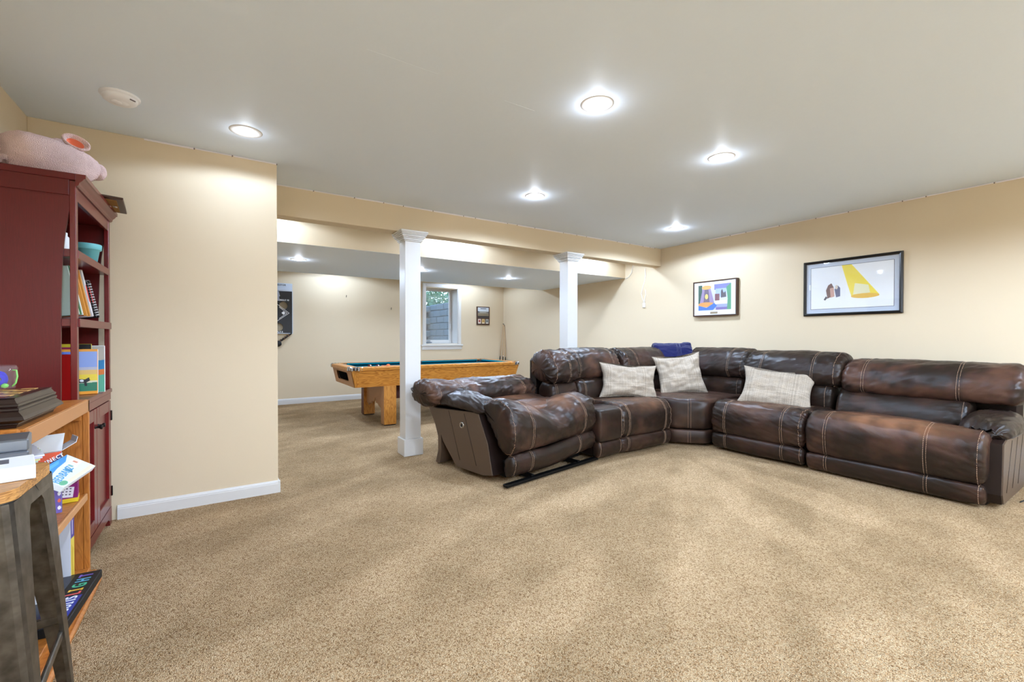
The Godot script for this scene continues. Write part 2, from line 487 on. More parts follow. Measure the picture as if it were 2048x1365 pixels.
# ------------------------------------------------------------------ the room
func build_room():
	var wp: Material = M["beige wall paint"]
	floor_mesh()
	# ceiling of the main room and of the strips before and behind the soffit
	struct("ceiling", slab(Vector3(XL - 0.15, HC, ZW - 0.55), Vector3(XR + 0.15, HC + 0.12, ZR + 0.15)), M["white ceiling paint"])
	struct("wall_right", slab(Vector3(XR, -0.05, ZW - 0.55), Vector3(XR + 0.15, HC, ZR + 0.15)), wp)
	struct("wall_left", slab(Vector3(XL - 0.15, -0.05, ZW - 0.55), Vector3(XL, HC, ZR + 0.15)), wp)
	struct("wall_rear", slab(Vector3(XL, -0.05, ZR), Vector3(XR, HC, ZR + 0.15)), wp)
	# short wall behind the bookcase
	struct("wall_front", slab(Vector3(XL, -0.02, ZA - 0.12), Vector3(0.36, HC, ZA), 0.002), wp)
	# window wall with its opening
	var x0 := 3.455; var x1 := 4.165; var y0 := 1.0; var y1 := 2.135
	var st := sta()
	for b in [[XL, x0, -0.05, HC], [x1, XR, -0.05, HC], [x0, x1, -0.05, y0], [x0, x1, y1, HC]]:
		bx(st, Vector3((b[0] + b[1]) / 2, (b[2] + b[3]) / 2, ZW - 0.2), Vector3(b[1] - b[0], b[3] - b[2], 0.4), 0.0)
	struct("wall_back", fin(st), wp)
	# beam over the columns
	struct("beam", slab(Vector3(XL, 2.15, ZB - 0.15), Vector3(XR, HC, ZB), 0.003), wp)
	# boxed duct soffit: beige front, white underside
	var so := struct("soffit", slab(Vector3(XL, HS + 0.002, ZSB), Vector3(XR, HC, ZS), 0.0), wp)
	put("soffit_underside", slab(Vector3(XL, HS, ZSB), Vector3(XR, HS + 0.002, ZS - 0.002), 0.0), M["white ceiling paint"], so)
	# baseboards
	base_board("baseboard_front", Vector3(-0.53, 0, ZA), Vector3(0.373, 0, ZA), 0.088)
	base_board("baseboard_end", Vector3(0.36, 0, ZA + 0.013), Vector3(0.36, 0, ZA - 0.13), 0.088)
	base_board("baseboard_back", Vector3(XL, 0, ZW), Vector3(XR, 0, ZW), 0.095)
	base_board("baseboard_right", Vector3(XR, 0, ZW), Vector3(XR, 0, ZR), 0.095)
	base_board("baseboard_left", Vector3(XL, 0, 2.6), Vector3(XL, 0, -1.9), 0.09)
	# rough, unpainted edge where walls meet the ceiling, in short lengths with dark breaks
	edge_strip("trim_1", Vector3(-0.39, HC, ZA), Vector3(0.36, HC, ZA), Vector3(0, 0, 1), 3)
	edge_strip("trim_2", Vector3(0.30, HC, ZB), Vector3(5.15, HC, ZB), Vector3(0, 0, 1), 4)
	edge_strip("trim_3", Vector3(XR, HC, -3.4), Vector3(XR, HC, -0.4), Vector3(-1, 0, 0), 5)
	# faint drywall seams in the ceiling
	var sm := sta()
	bx(sm, Vector3(1.38, HC, -2.016), Vector3(0.20, 0.0012, 0.003), 0.0)
	bx(sm, Vector3(0.72, HC, -1.99), Vector3(0.34, 0.0008, 0.003), 0.0)
	struct("trim_4", fin(sm), M["white ceiling paint"])

func edge_strip(called: String, a: Vector3, b: Vector3, out: Vector3, sd: int):
	var r := RandomNumberGenerator.new(); r.seed = sd
	var st := sta(); var dk := sta()
	var d := (b - a).normalized(); var L := a.distance_to(b)
	var t := 0.0
	while t < L:
		var s := minf(r.randf_range(0.10, 0.42), L - t)
		var h := r.randf_range(0.006, 0.012)
		var c := a + d * (t + s / 2) - Vector3(0, h / 2, 0) + out * 0.0012
		bx(st, c, Vector3(absf(d.x) * s + absf(out.x) * 0.004, h, absf(d.z) * s + absf(out.z) * 0.004), 0.001)
		bx(dk, a + d * (t + s) - Vector3(0, 0.005, 0) + out * 0.001, Vector3(0.006, 0.011, 0.006), 0.001)
		t += s + 0.008
	var o := struct(called, fin(st), M["chalky edge"])
	put("crack", fin(dk), M["grey gap"], o)

func base_board(called: String, a: Vector3, b: Vector3, h: float):
	# moulded board: flat face with a stepped, rounded top
	var p := PackedVector2Array([Vector2(0, 0), Vector2(0.0135, 0), Vector2(0.0135, h * 0.74), Vector2(0.0115, h * 0.78), Vector2(0.0115, h * 0.84), Vector2(0.008, h * 0.90), Vector2(0.006, h * 0.97), Vector2(0.0, h)])
	var d := (b - a).normalized()
	var xf := Transform3D(Basis(Vector3.UP.cross(d), Vector3.UP, d), a)
	if called == "baseboard_front" or called == "baseboard_end" or called == "baseboard_back":
		xf.basis = Basis(d.cross(Vector3.UP), Vector3.UP, d)
		xf.basis.x = Vector3(0, 0, 1) if absf(d.x) > 0.5 else Vector3(1, 0, 0)
	if called == "baseboard_right": xf.basis.x = Vector3(-1, 0, 0)
	if called == "baseboard_left": xf.basis.x = Vector3(1, 0, 0)
	var st := sta(); prism(st, p, 0, a.distance_to(b), xf)
	struct(called, fin(st), M["white gloss trim"])

func swath(p: Vector2) -> float:
	# vacuum and foot marks pressed into the pile: fans of strokes and blotches
	var v := 0.0
	var q := p - Vector2(3.9, -2.9)
	var a := q.angle(); var r := q.length()
	var k := n2.get_noise_2d(a * 3.4, r * 0.22)
	v += 0.55 * smoothstep(-0.12, 0.22, k) * smoothstep(0.2, 0.6, r) * (1.0 - smoothstep(2.0, 3.4, r))
	var st := n2.get_noise_2d(p.x * 0.9 + p.y * 1.7 + 31.0, (p.x - p.y) * 0.35)
	v += 0.5 * (smoothstep(-0.1, 0.25, st) - 0.5)
	v += 0.5 * n1.get_noise_2d(p.x * 1.5, p.y * 1.5 + 7.0)
	v += 0.3 * n1.get_noise_2d(p.x * 4.2 + 3.0, p.y * 4.2)
	return v

func floor_mesh():
	var rows := []; var cols := []
	var nx := 190; var nz := 330
	for j in nz + 1:
		var row := PackedVector3Array(); var cr := PackedColorArray()
		var z := lerpf(ZW - 0.1, ZR + 0.1, float(j) / nz)
		for i in nx + 1:
			var x := lerpf(XL - 0.1, XR + 0.1, float(i) / nx)
			var s := swath(Vector2(x, z))
			row.append(Vector3(x, 0.0 + 0.0015 * n1.get_noise_2d(x * 9.0, z * 9.0), z))
			var b := 0.775 + 0.25 * clampf(s, -0.9, 0.9)
			cr.append(Color(b, b * (0.858 + 0.015 * s), b * (0.685 + 0.04 * s)))
		rows.append(row); cols.append(cr)
	var m := grid_mesh(rows, false, cols)
	struct("floor", m, M["beige carpet"])
	struct("floor_slab", slab(Vector3(XL - 0.1, -0.12, ZW - 0.5), Vector3(XR + 0.1, -0.006, ZR + 0.1)), M["mortar"])

# ------------------------------------------------------------------ lamps
func build_lamps():
	var main := [[Vector3(0.146, HC, -3.19), "recessed ceiling light above the end of the short wall by the bookcase"],
		[Vector3(1.72, HC, -1.77), "largest-looking recessed ceiling light over the open carpet, nearest the camera"],
		[Vector3(2.956, HC, -1.81), "recessed ceiling light over the carpet in front of the right-hand recliner seats"],
		[Vector3(2.367, HC, -3.217), "recessed ceiling light above the tipped-back recliner, just before the beam"],
		[Vector3(4.437, HC, -3.272), "recessed ceiling light above the corner of the sectional sofa"],
		[Vector3(0.792, HS, -5.78), "recessed light in the soffit near the pool table's left end"],
		[Vector3(2.331, HS, -5.80), "recessed light in the soffit half hidden behind the nearer white column"],
		[Vector3(3.78, HS, -5.83), "recessed light in the soffit above the pool table's right end"]]
	var power := [0.26, 0.72, 0.70, 0.85, 1.0, 0.7, 0.7, 0.7]
	for k in main.size():
		lamp(main[k][0], main[k][1], "lights seen in the ceilings", power[k])
	# the rest of the lamps, out of sight: behind the beam, behind the soffit, and over the part of the room behind the camera
	for p in [Vector3(0.3, HC, -4.56), Vector3(2.35, HC, -4.56), Vector3(4.5, HC, -4.56)]:
		lamp(p, "recessed ceiling light hidden between the beam and the soffit", "lights hidden behind the beam", 0.48)
	for p in [Vector3(1.7, HC, -7.76), Vector3(4.25, HC, -7.76)]:
		lamp(p, "recessed ceiling light hidden behind the soffit, near the window wall", "lights hidden behind the soffit", 0.55)
	for p in [Vector3(0.2, HC, 1.2), Vector3(2.4, HC, 1.2), Vector3(4.4, HC, 1.2), Vector3(1.2, HC, 2.1), Vector3(3.4, HC, 2.1)]:
		lamp(p, "recessed ceiling light over the part of the room behind the camera", "lights behind the camera", 2.3)

func lamp(p: Vector3, label: String, group: String, e: float):
	var o := thing("recessed_light", label, "ceiling light", p, 0.0, group)
	put("trim_ring", lathe_mesh(PackedVector2Array([Vector2(0.058, -0.002), Vector2(0.064, -0.005), Vector2(0.080, -0.004), Vector2(0.088, -0.0015), Vector2(0.090, 0.0)]), 40), M["white gloss trim"], o)
	put("diffuser", lathe_mesh(PackedVector2Array([Vector2(0.0, -0.012), Vector2(0.03, -0.011), Vector2(0.052, -0.007), Vector2(0.062, -0.003), Vector2(0.062, -0.001), Vector2(0.0, -0.001)]), 32), M["lit diffuser"], o)
	var l := SpotLight3D.new()
	l.name = "glow"; l.light_color = Color(0.782, 0.876, 1.0); l.light_energy = 3.25 * e; l.light_size = 0.055
	l.spot_range = 14.0; l.spot_attenuation = 2.0; l.spot_angle = 84.0; l.spot_angle_attenuation = 0.2; l.shadow_enabled = true
	o.add_child(l)
	l.position = Vector3(0, -0.02, 0); l.rotation.x = -PI / 2
	# light that the domed diffuser spills sideways over the ceiling
	var h := OmniLight3D.new()
	h.name = "spill"; h.light_color = Color(0.9, 0.94, 1.0); h.light_energy = 0.07 * e; h.light_size = 0.03
	h.omni_range = 14.0; h.omni_attenuation = 2.0; h.shadow_enabled = true
	o.add_child(h); h.position = Vector3(0, -0.035, 0)

# ------------------------------------------------------------------ window and what stands outside it
func build_window():
	var wt: Material = M["white gloss trim"]
	var x0 := 3.455; var x1 := 4.165; var y0 := 1.0; var y1 := 2.15
	var o := Node3D.new(); o.name = "window_1"; add_child(o); o.set_meta("kind", "structure")
	var st := sta()
	for s in [[x0 - 0.07, x0, y0 - 0.03, y1 + 0.07], [x1, x1 + 0.07, y0 - 0.03, y1 + 0.07], [x0, x1, y1, y1 + 0.07]]:
		bx(st, Vector3((s[0] + s[1]) / 2, (s[2] + s[3]) / 2, ZW + 0.009), Vector3(s[1] - s[0], s[3] - s[2], 0.018), 0.003)
		bx(st, Vector3((s[0] + s[1]) / 2, (s[2] + s[3]) / 2, ZW + 0.02), Vector3((s[1] - s[0]) * (0.45 if s[1] - s[0] < 0.1 else 1.0), (s[3] - s[2]) * (0.45 if s[3] - s[2] < 0.1 else 1.0), 0.006), 0.002)
	put("casing", fin(st), wt, o)
	var jb := sta()
	bx(jb, Vector3(x0 + 0.004, (y0 + y1) / 2, ZW - 0.19), Vector3(0.012, y1 - y0, 0.38), 0.0)
	bx(jb, Vector3(x1 - 0.004, (y0 + y1) / 2, ZW - 0.19), Vector3(0.012, y1 - y0, 0.38), 0.0)
	bx(jb, Vector3((x0 + x1) / 2, y1 - 0.004, ZW - 0.19), Vector3(x1 - x0, 0.012, 0.38), 0.0)
	bx(jb, Vector3((x0 + x1) / 2, y0 + 0.004, ZW - 0.19), Vector3(x1 - x0, 0.012, 0.38), 0.0)
	put("jamb", fin(jb), wt, o)
	put("window_sill", slab(Vector3(x0 - 0.105, y0 - 0.045, ZW - 0.02), Vector3(x1 + 0.105, y0 - 0.012, ZW + 0.045), 0.006), wt, o)
	put("apron", slab(Vector3(x0 - 0.085, y0 - 0.115, ZW), Vector3(x1 + 0.085, y0 - 0.045, ZW + 0.02), 0.004), wt, o)
	var zs := ZW - 0.30
	var sa := sta()
	var sx0 := x0 + 0.01; var sx1 := x1 - 0.01; var sy0 := y0 + 0.01; var sy1 := y1 - 0.01
	for s in [[sx0, sx0 + 0.055, sy0, sy1], [sx1 - 0.055, sx1, sy0, sy1], [sx0 + 0.055, sx1 - 0.055, sy0, sy0 + 0.07], [sx0 + 0.055, sx1 - 0.055, sy1 - 0.045, sy1]]:
		bx(sa, Vector3((s[0] + s[1]) / 2, (s[2] + s[3]) / 2, zs), Vector3(s[1] - s[0], s[3] - s[2], 0.045), 0.004)
	put("sash", fin(sa), wt, o)
	put("pane", slab(Vector3(sx0 + 0.05, sy0 + 0.065, zs - 0.006), Vector3(sx1 - 0.05, sy1 - 0.04, zs - 0.002), 0.0), M["pane"], o)
	var cr := sta()
	bx(cr, Vector3(x0 + 0.15, y0 + 0.028, zs + 0.045), Vector3(0.17, 0.022, 0.04), 0.006)
	tube(cr, PackedVector3Array([Vector3(x0 + 0.08, y0 + 0.035, zs + 0.05), Vector3(x0 + 0.10, y0 + 0.07, zs + 0.075), Vector3(x0 + 0.19, y0 + 0.06, zs + 0.08)]), 0.007, 6)
	put("crank", fin(cr), M["galvanised"], o)
	put("latch", slab(Vector3(sx1 - 0.045, y0 + 0.30, zs + 0.02), Vector3(sx1 - 0.02, y0 + 0.42, zs + 0.05), 0.005), wt, o)
	# window well of grey blocks, course by course
	var ww := thing("block_wall", "grey concrete block wall of the window well outside the basement window", "block wall", Vector3(4.45, 0, -9.5))
	var bm := box_mesh(Vector3(0.40, 0.145, 0.16), 0.012)
	var bs := box_mesh(Vector3(0.40, 0.145, 0.16), 0.02)
	put("backing", slab(Vector3(-0.02, -0.2, -0.85), Vector3(0.08, 1.86, 0.7), 0.0), M["mortar"], ww)
	put("backing", slab(Vector3(-1.5, -0.2, -0.86), Vector3(0.0, 1.80, -0.76), 0.0), M["mortar"], ww)
	for r in 13:
		var y := 0.03 + r * 0.151
		if y > 1.85: break
		for k in 5:
			var z := 0.75 - k * 0.405 - (0.2 if r % 2 else 0.0)
			if z < -0.7: continue
			put("block", bm if (r + k) % 3 else bs, M["grey block"], ww, at(Vector3(-0.075 + rng.randf_range(-0.006, 0.006), y, z), PI / 2))
		for k in 4:
			var x := -0.28 - k * 0.405 - (0.2 if r % 2 else 0.0)
			put("block", bs, M["grey block"], ww, at(Vector3(x, y - 0.02, -0.70)))
	struct("ground", slab(Vector3(-20, 0.5, -40), Vector3(30, 0.9, -10.35), 0.0), M["mortar"])
	# leaves above the wall
	for s in [[Vector3(4.6, 2.25, -10.9), Vector3(0.9, 0.5, 0.5), 1500, "leafy green shrub hanging over the right of the window well wall"], [Vector3(3.9, 2.35, -11.6), Vector3(1.0, 0.65, 0.5), 1700, "leafy green shrub behind the window well wall on its left"]]:
		var sh := thing("shrub", s[3], "shrub", Vector3(s[0].x, 0.9, s[0].z))
		put("stem", tube_mesh(PackedVector3Array([Vector3(0, 0, 0), Vector3(0.05, 0.6, 0), Vector3(-0.05, 1.3, 0.05)]), 0.03, 6, 0.012), M["mahogany side"], sh)
		var lf := sta()
		for t in [[Vector3(0, 0, 0), Vector3(0.035, 0.006, 0.022), Vector3(0.08, 0, 0)], [Vector3(0, 0, 0), Vector3(0.08, 0, 0), Vector3(0.035, 0.006, -0.022)]]:
			tri(lf, t[0], t[1], t[2], Vector3.UP)
		var mm := MultiMesh.new(); mm.transform_format = MultiMesh.TRANSFORM_3D; mm.mesh = fin(lf); mm.instance_count = s[2]
		for i in s[2]:
			var d := Vector3(rng.randfn(), rng.randfn(), rng.randfn()) * 0.55
			mm.set_instance_transform(i, Transform3D(Basis.from_euler(Vector3(rng.randf() * TAU, rng.randf() * TAU, rng.randf() * TAU)).scaled(Vector3.ONE * rng.randf_range(0.8, 1.8)), Vector3(0, s[0].y - 0.9, 0) + d * s[1]))
		var mi := MultiMeshInstance3D.new(); mi.name = "leaves"; mi.multimesh = mm; mi.material_override = M["leaf"]
		mi.set_meta("kind", "stuff"); sh.add_child(mi)

# ------------------------------------------------------------------ columns
func build_columns():
	for c in [[1.5575, "square white column nearer the camera, beside the tipped-back recliner"], [3.574, "square white column farther along the beam, behind the sofa's upright backs"]]:
		var o := thing("column", c[1], "column", Vector3(c[0], 0, -4.165), 0.0, "white columns under the beam")
		put("shaft", slab(Vector3(-0.0775, 0.16, -0.0775), Vector3(0.0775, 2.08, 0.0775), 0.003), M["white gloss trim"], o)
		var b := sta()
		bx(b, Vector3(0, 0.08, 0), Vector3(0.19, 0.16, 0.19), 0.003)
		put("base", fin(b), M["white gloss trim"], o)
		var cp := sta()
		# crown moulding wrapped round the top, in steps
		var steps := [[2.052, 2.064, 0.090], [2.064, 2.080, 0.097], [2.080, 2.092, 0.106], [2.092, 2.106, 0.117], [2.106, 2.118, 0.124], [2.118, 2.130, 0.131], [2.130, 2.148, 0.136]]
		for s in steps:
			bx(cp, Vector3(0, (s[0] + s[1]) / 2, 0), Vector3(s[2] * 2, s[1] - s[0], s[2] * 2), 0.004)
		put("capital", fin(cp), M["white gloss trim"], o)

# ------------------------------------------------------------------ leather cushions
# A closed profile in (z, y) swept along x and rounded in at both ends. Returns a function (x, u) -> point.
func cushion(parent: Node3D, called: String, ctrl: PackedVector2Array, w: float, o := {}, xf := Transform3D.IDENTITY) -> Callable:
	var nu: int = o.get("nu", 72)
	var nx: int = o.get("nx", maxi(14, int(w / 0.016)))
	var r: float = o.get("r", 0.05)
	var P := loop2(ctrl, nu)
	var ar := 0.0
	for i in nu: ar += P[i].cross(P[(i + 1) % nu])
	var NN := PackedVector2Array()
	for i in nu:
		var d := Vector2.ZERO
		for k in [2, 4]: d += P[(i + k) % nu] - P[(i - k + nu) % nu]
		NN.append((Vector2(d.y, -d.x) * (1.0 if ar > 0 else -1.0)).normalized())
	var cen := Vector2.ZERO
	for p in P: cen += p / nu
	var seams: Array = o.get("seams", [])
	var gr: float = o.get("groove", 0.006)
	var wr: float = o.get("wr", 0.004)
	var wf: float = o.get("wf", 5.0)
	var puff: float = o.get("puff", 0.008)
	var sd: float = o.get("seed", 0.0) + w * 13.0
	var deform = o.get("deform")
	var surf := func(x: float, u: float) -> Vector3:
		var f := fposmod(u, 1.0) * nu
		var i := int(f) % nu; var fr := f - int(f)
		var p := P[i].lerp(P[(i + 1) % nu], fr); var n := NN[i].lerp(NN[(i + 1) % nu], fr).normalized()
		var q := clampf((absf(x) - (w / 2 - r)) / r, 0.0, 1.0)
		var e := r * (1.0 - sqrt(maxf(0.0, 1.0 - q * q)))
		var ds := 0.0
		for s in seams:
			var dx: float = x - s
			ds -= gr * exp(-dx * dx / 0.00025)
		# cushions swell between seams
		ds += puff * cos(clampf(x / (w / 2), -1, 1) * PI / 2)
		# creases: stretched noise, stronger by the ends
		var ee := exp(-(w / 2 - absf(x)) / 0.09)
		ds += wr * n1.get_noise_3d(x * wf * 0.8 + sd, p.x * wf * 1.6, p.y * wf * 1.6 + sd)
		ds += wr * (0.35 + 1.3 * ee) * n2.get_noise_3d(x * wf * 0.7 + sd, (p.y + x * 0.25) * wf * 6.5, p.x * wf * 5.5)
		var rg := pow(1.0 - absf(n2.get_noise_3d(x * wf * 1.1 + sd, (p.y - x * 0.3) * wf * 3.6, p.x * wf * 3.6 + 5.0)), 7.0)
		var calm := 1.0
		for s in seams: calm = minf(calm, 1.0 - 0.85 * exp(-pow(x - s, 2) / 0.0010))
		ds -= wr * (0.45 + 1.2 * ee) * rg * calm
		var v2 := p + n * (ds - e * 0.75) + (cen - p) * (e / maxf(0.02, r)) * 0.10
		var v := Vector3(x, v2.y, v2.x)
		return deform.call(v) if deform != null else v
	var g := []; var cl := []
	var worn: float = o.get("worn", 0.35); var crest: float = o.get("crest", 0.0)
	var c0: Color = o.get("c0", Color(0.021, 0.0128, 0.0098)); var c1: Color = o.get("c1", Color(0.088, 0.041, 0.026)); var c2 := Color(0.24, 0.108, 0.055)
	var top := -9.0
	for p in P: top = maxf(top, p.y)
	for j in nx + 1:
		# more columns near the rounded ends
		var t := -1.0 + 2.0 * j / nx
		var x := (w / 2) * sin(t * PI / 2) * 0.35 + (w / 2) * t * 0.65
		var row := PackedVector3Array(); var cr := PackedColorArray()
		for i in nu:
			var v: Vector3 = surf.call(x, float(i) / nu)
			row.append(v)
			var k := smoothstep(-0.25, 0.55, n1.get_noise_3d(v.x * 2.6 + sd, v.y * 3.0, v.z * 3.0 + sd)) * worn
			k += worn * 0.5 * n3.get_noise_3d(v.x * 11.0, v.y * 11.0 + sd, v.z * 11.0)
			for s in seams:
				k -= 0.25 * exp(-pow(v.x - s, 2) / 0.0006)
			var c := c0.lerp(c1, clampf(k, 0.0, 1.0))
			if crest > 0.0:
				var fade := 1.0 - smoothstep(0.1, 0.48, absf(v.x) / w)
				c = c.lerp(c2, clampf(crest * smoothstep(top - 0.14, top - 0.01, v.y) * fade * (0.75 + 0.9 * n1.get_noise_3d(v.x * 5.0, v.y * 5.0, v.z * 5.0 + sd)), 0.0, 1.0))
			cr.append(c)
		g.append(row); cl.append(cr)
	var body := put(called, grid_mesh(g, true, cl), o.get("mat", M["dark brown leather"]), parent, xf)
	# double rows of thread along the seams, single rows where ends are sewn
	var lines := []
	for s in seams: lines.append(s - 0.0085); lines.append(s + 0.0085)
	for s in o.get("single", []): lines.append(s)
	if lines.size() > 0:
		var st := sta(); st.set_smooth_group(-1)
		var us: Array = o.get("urange", [0.0, 1.0])
		var per := 0.0
		for i in nu: per += P[i].distance_to(P[(i + 1) % nu])
		var n := int(per * (us[1] - us[0]) / 0.0125)
		for lx in lines:
			for i in n:
				var u0: float = lerpf(us[0], us[1], float(i) / n); var u1: float = lerpf(us[0], us[1], (i + 0.62) / n)
				stitch(st, surf, lx, u0, lx, u1)
		put("stitching", fin(st), M["tan thread"], body).set_meta("kind", "stuff")
	return surf

func stitch(st: SurfaceTool, surf: Callable, xa: float, ua: float, xb: float, ub: float):
	var a: Vector3 = surf.call(xa, ua); var b: Vector3 = surf.call(xb, ub)
	var e: Vector3 = surf.call(xa + 0.006, ua) - surf.call(xa - 0.006, ua)
	var e2: Vector3 = surf.call(xa, ua + 0.006) - surf.call(xa, ua - 0.006)
	var n := e.cross(e2).normalized()
	var d := (b - a).normalized(); var s := d.cross(n).normalized() * 0.0017
	# keep the thread outside whichever way the profile runs
	for sg in [1.0, -1.0]:
		var h: Vector3 = n * 0.0022 * sg
		quad(st, a - s, b - s, b + h, a + h, h - s)
		quad(st, a + s, b + s, b + h, a + h, h + s)

func pv(a: Array) -> PackedVector2Array:
	var p := PackedVector2Array()
	for i in range(0, a.size(), 2): p.append(Vector2(a[i], a[i + 1]))
	return p

# profiles (z, y) of an upright seat, front at z = +0.5
var HEAD := [-0.10, 0.675, -0.055, 0.74, -0.07, 0.84, -0.13, 0.935, -0.23, 0.985, -0.33, 0.985, -0.41, 0.93, -0.43, 0.84, -0.41, 0.72, -0.30, 0.675, -0.20, 0.665]
var LUMBAR := [-0.10, 0.44, -0.075, 0.54, -0.095, 0.64, -0.15, 0.68, -0.24, 0.68, -0.30, 0.60, -0.30, 0.46, -0.20, 0.42]
var SEAT := [0.34, 0.46, 0.32, 0.495, 0.20, 0.49, 0.0, 0.475, -0.14, 0.47, -0.16, 0.40, -0.14, 0.32, 0.10, 0.30, 0.30, 0.31, 0.35, 0.38]
var FOOT := [0.31, 0.485, 0.38, 0.497, 0.45, 0.475, 0.495, 0.42, 0.515, 0.34, 0.51, 0.25, 0.485, 0.185, 0.44, 0.175, 0.37, 0.20, 0.33, 0.28, 0.30, 0.40]
var BAND := [0.488, 0.168, 0.505, 0.13, 0.50, 0.075, 0.475, 0.035, 0.44, 0.03, 0.41, 0.06, 0.41, 0.13, 0.44, 0.168]

func shell(t: Node3D, w: float, back := true):
	# upholstered carcass below and behind the cushions
	var st := sta()
	bx(st, Vector3(0, 0.20, 0.0), Vector3(w - 0.03, 0.30, 0.78), 0.02)
	put("base", fin(st), M["black brown leather"], t)
	if back:
		put("back_panel", prism_mesh(pv([-0.38, 0.10, -0.47, 0.60, -0.455, 0.88, -0.40, 0.93, -0.30, 0.9, -0.24, 0.40, -0.26, 0.10]), -w / 2 + 0.03, w / 2 - 0.03), M["black brown leather"], t, Transform3D(Basis(Vector3(0, 0, 1), Vector3.UP, Vector3(-1, 0, 0)), Vector3.ZERO))
	put("feet", slab(Vector3(-w / 2 + 0.05, 0, -0.3), Vector3(w / 2 - 0.05, 0.06, 0.36), 0.01), M["black"], t)

func build_sectional():
	var grp := "units of the brown leather sectional sofa"
	# --- armless seat between console and corner
	var t := thing("armless_sofa", "armless dark brown leather seat between the console and the corner, oatmeal pillow on it", "sofa seat", Vector3(3.565, 0, -3.45), 0.0, grp)
	var w := 0.765
	shell(t, w)
	cushion(t, "seat_cushion", pv(SEAT), w, {"crest": 0.5, "r": 0.04, "seed": 1.0, "seams": [-0.27, 0.27]})
	cushion(t, "footrest_cushion", pv(FOOT), w, {"crest": 0.45, "worn": 0.6, "seed": 2.0, "seams": [-0.27, 0.27], "single": [-0.35, 0.35], "wr": 0.005})
	cushion(t, "footrest_band", pv(BAND), w - 0.01, {"r": 0.03, "seed": 3.0, "seams": [-0.27, 0.27], "nu": 40})
	cushion(t, "lumbar_cushion", pv(LUMBAR), w, {"seed": 4.0, "seams": [-0.27, 0.27]}, at(Vector3(-0.02, 0, 0)))
	cushion(t, "headrest_cushion", pv(HEAD), w + 0.02, {"seed": 5.0, "r": 0.06, "worn": 0.8, "seams": [-0.24, 0.26], "single": [0.335], "wr": 0.008}, at(Vector3(-0.10, 0.02, -0.045)))
	# --- console
	t = thing("sofa_console", "narrow dark brown leather console between the tipped-back recliner and the armless seat", "sofa console", Vector3(3.0, 0, -3.435), deg_to_rad(4.0), grp)
	w = 0.325
	put("base", slab(Vector3(-w / 2 + 0.01, 0.03, -0.35), Vector3(w / 2 - 0.01, 0.44, 0.46), 0.02), M["black brown leather"], t)
	cushion(t, "front_panel", pv([0.20, 0.465, 0.36, 0.478, 0.47, 0.468, 0.505, 0.43, 0.51, 0.30, 0.505, 0.19, 0.46, 0.175, 0.38, 0.19, 0.30, 0.3, 0.2, 0.42]), w, {"r": 0.025, "seed": 6.0, "wr": 0.002, "puff": 0.003, "single": [0.15], "worn": 0.4})
	cushion(t, "lower_panel", pv(BAND), w, {"r": 0.02, "seed": 7.0, "single": [-0.14, 0.14], "nu": 40, "wr": 0.002, "puff": 0.003})
	cushion(t, "armrest_pad", pv([0.19, 0.485, 0.17, 0.525, 0.06, 0.545, -0.12, 0.545, -0.2, 0.52, -0.2, 0.46, -0.1, 0.44, 0.12, 0.45]), w - 0.03, {"r": 0.05, "seed": 8.0, "single": [-0.12, 0.12], "worn": 0.15})
	cushion(t, "lumbar_cushion", pv(LUMBAR), w + 0.06, {"seed": 9.0, "r": 0.04, "single": [-0.13, -0.11]}, at(Vector3(0, 0, -0.02)))
	cushion(t, "headrest_cushion", pv(HEAD), w + 0.11, {"seed": 10.0, "r": 0.095, "worn": 0.55, "seams": [0.05], "single": [-0.14], "wr": 0.014, "wf": 4.0}, at(Vector3(-0.045, 0.005, 0.035)))
	put("back_panel", slab(Vector3(-w / 2 - 0.04, 0.10, -0.46), Vector3(w / 2 + 0.02, 0.92, -0.36), 0.03), M["black brown leather"], t)
	# --- corner wedge
	t = thing("sofa_corner", "corner wedge of the dark brown leather sectional with a navy throw over its back", "sofa corner", Vector3(4.5, 0, -3.3), 0.0, grp)
	var out := pv([3.965, -2.965, 4.185, -2.715, 4.9, -2.70, 5.0, -3.1, 4.95, -3.45, 4.7, -3.70, 4.3, -3.76, 3.96, -3.75])
	for i in out.size(): out[i] -= Vector2(4.5, -3.3)
	puff_prism(t, "seat_cushion", out, 0.175, 0.495, 0.05, 0.008)
	puff_prism(t, "lower_band", shrink(out, 0.012), 0.03, 0.168, 0.02, 0.0)
	corner_thread(t)
	put("base", slab(Vector3(-0.30, 0.0, -0.42), Vector3(0.42, 0.17, 0.30), 0.0), M["black"], t)
	var bk := sta()
	bx(bk, Vector3(-0.08, 0.5, -0.60), Vector3(0.88, 0.84, 0.10), 0.03)
	bx(bk, Vector3(0.66, 0.5, 0.12), Vector3(0.10, 0.84, 0.88), 0.03)
	bx(bk, Vector3(0, 0.5, 0), Vector3(0.50, 0.84, 0.10), 0.03, at(Vector3(0.52, 0, -0.46), -PI / 4))
	put("back_panel", fin(bk), M["black brown leather"], t)
	for a in [[Vector3(-0.20, 0, -0.20), 0.0, 0.72, 11.0], [Vector3(0.29, 0, 0.24), -PI / 2, 0.72, 13.0]]:
		cushion(t, "lumbar_cushion", pv(LUMBAR), a[2] - 0.04, {"seed": a[3], "r": 0.045, "single": [-0.27, 0.27]}, at(a[0], a[1]))
		cushion(t, "headrest_cushion", pv(HEAD), a[2] + 0.08, {"seed": a[3] + 1.0, "r": 0.065, "worn": 0.45 if a[1] == 0.0 else 0.2, "seams": [-0.16 if a[1] == 0.0 else 0.17], "single": [-0.32 if a[1] == 0.0 else 0.32], "wr": 0.009}, at(a[0] + Vector3(0, 0.015, 0), a[1]))
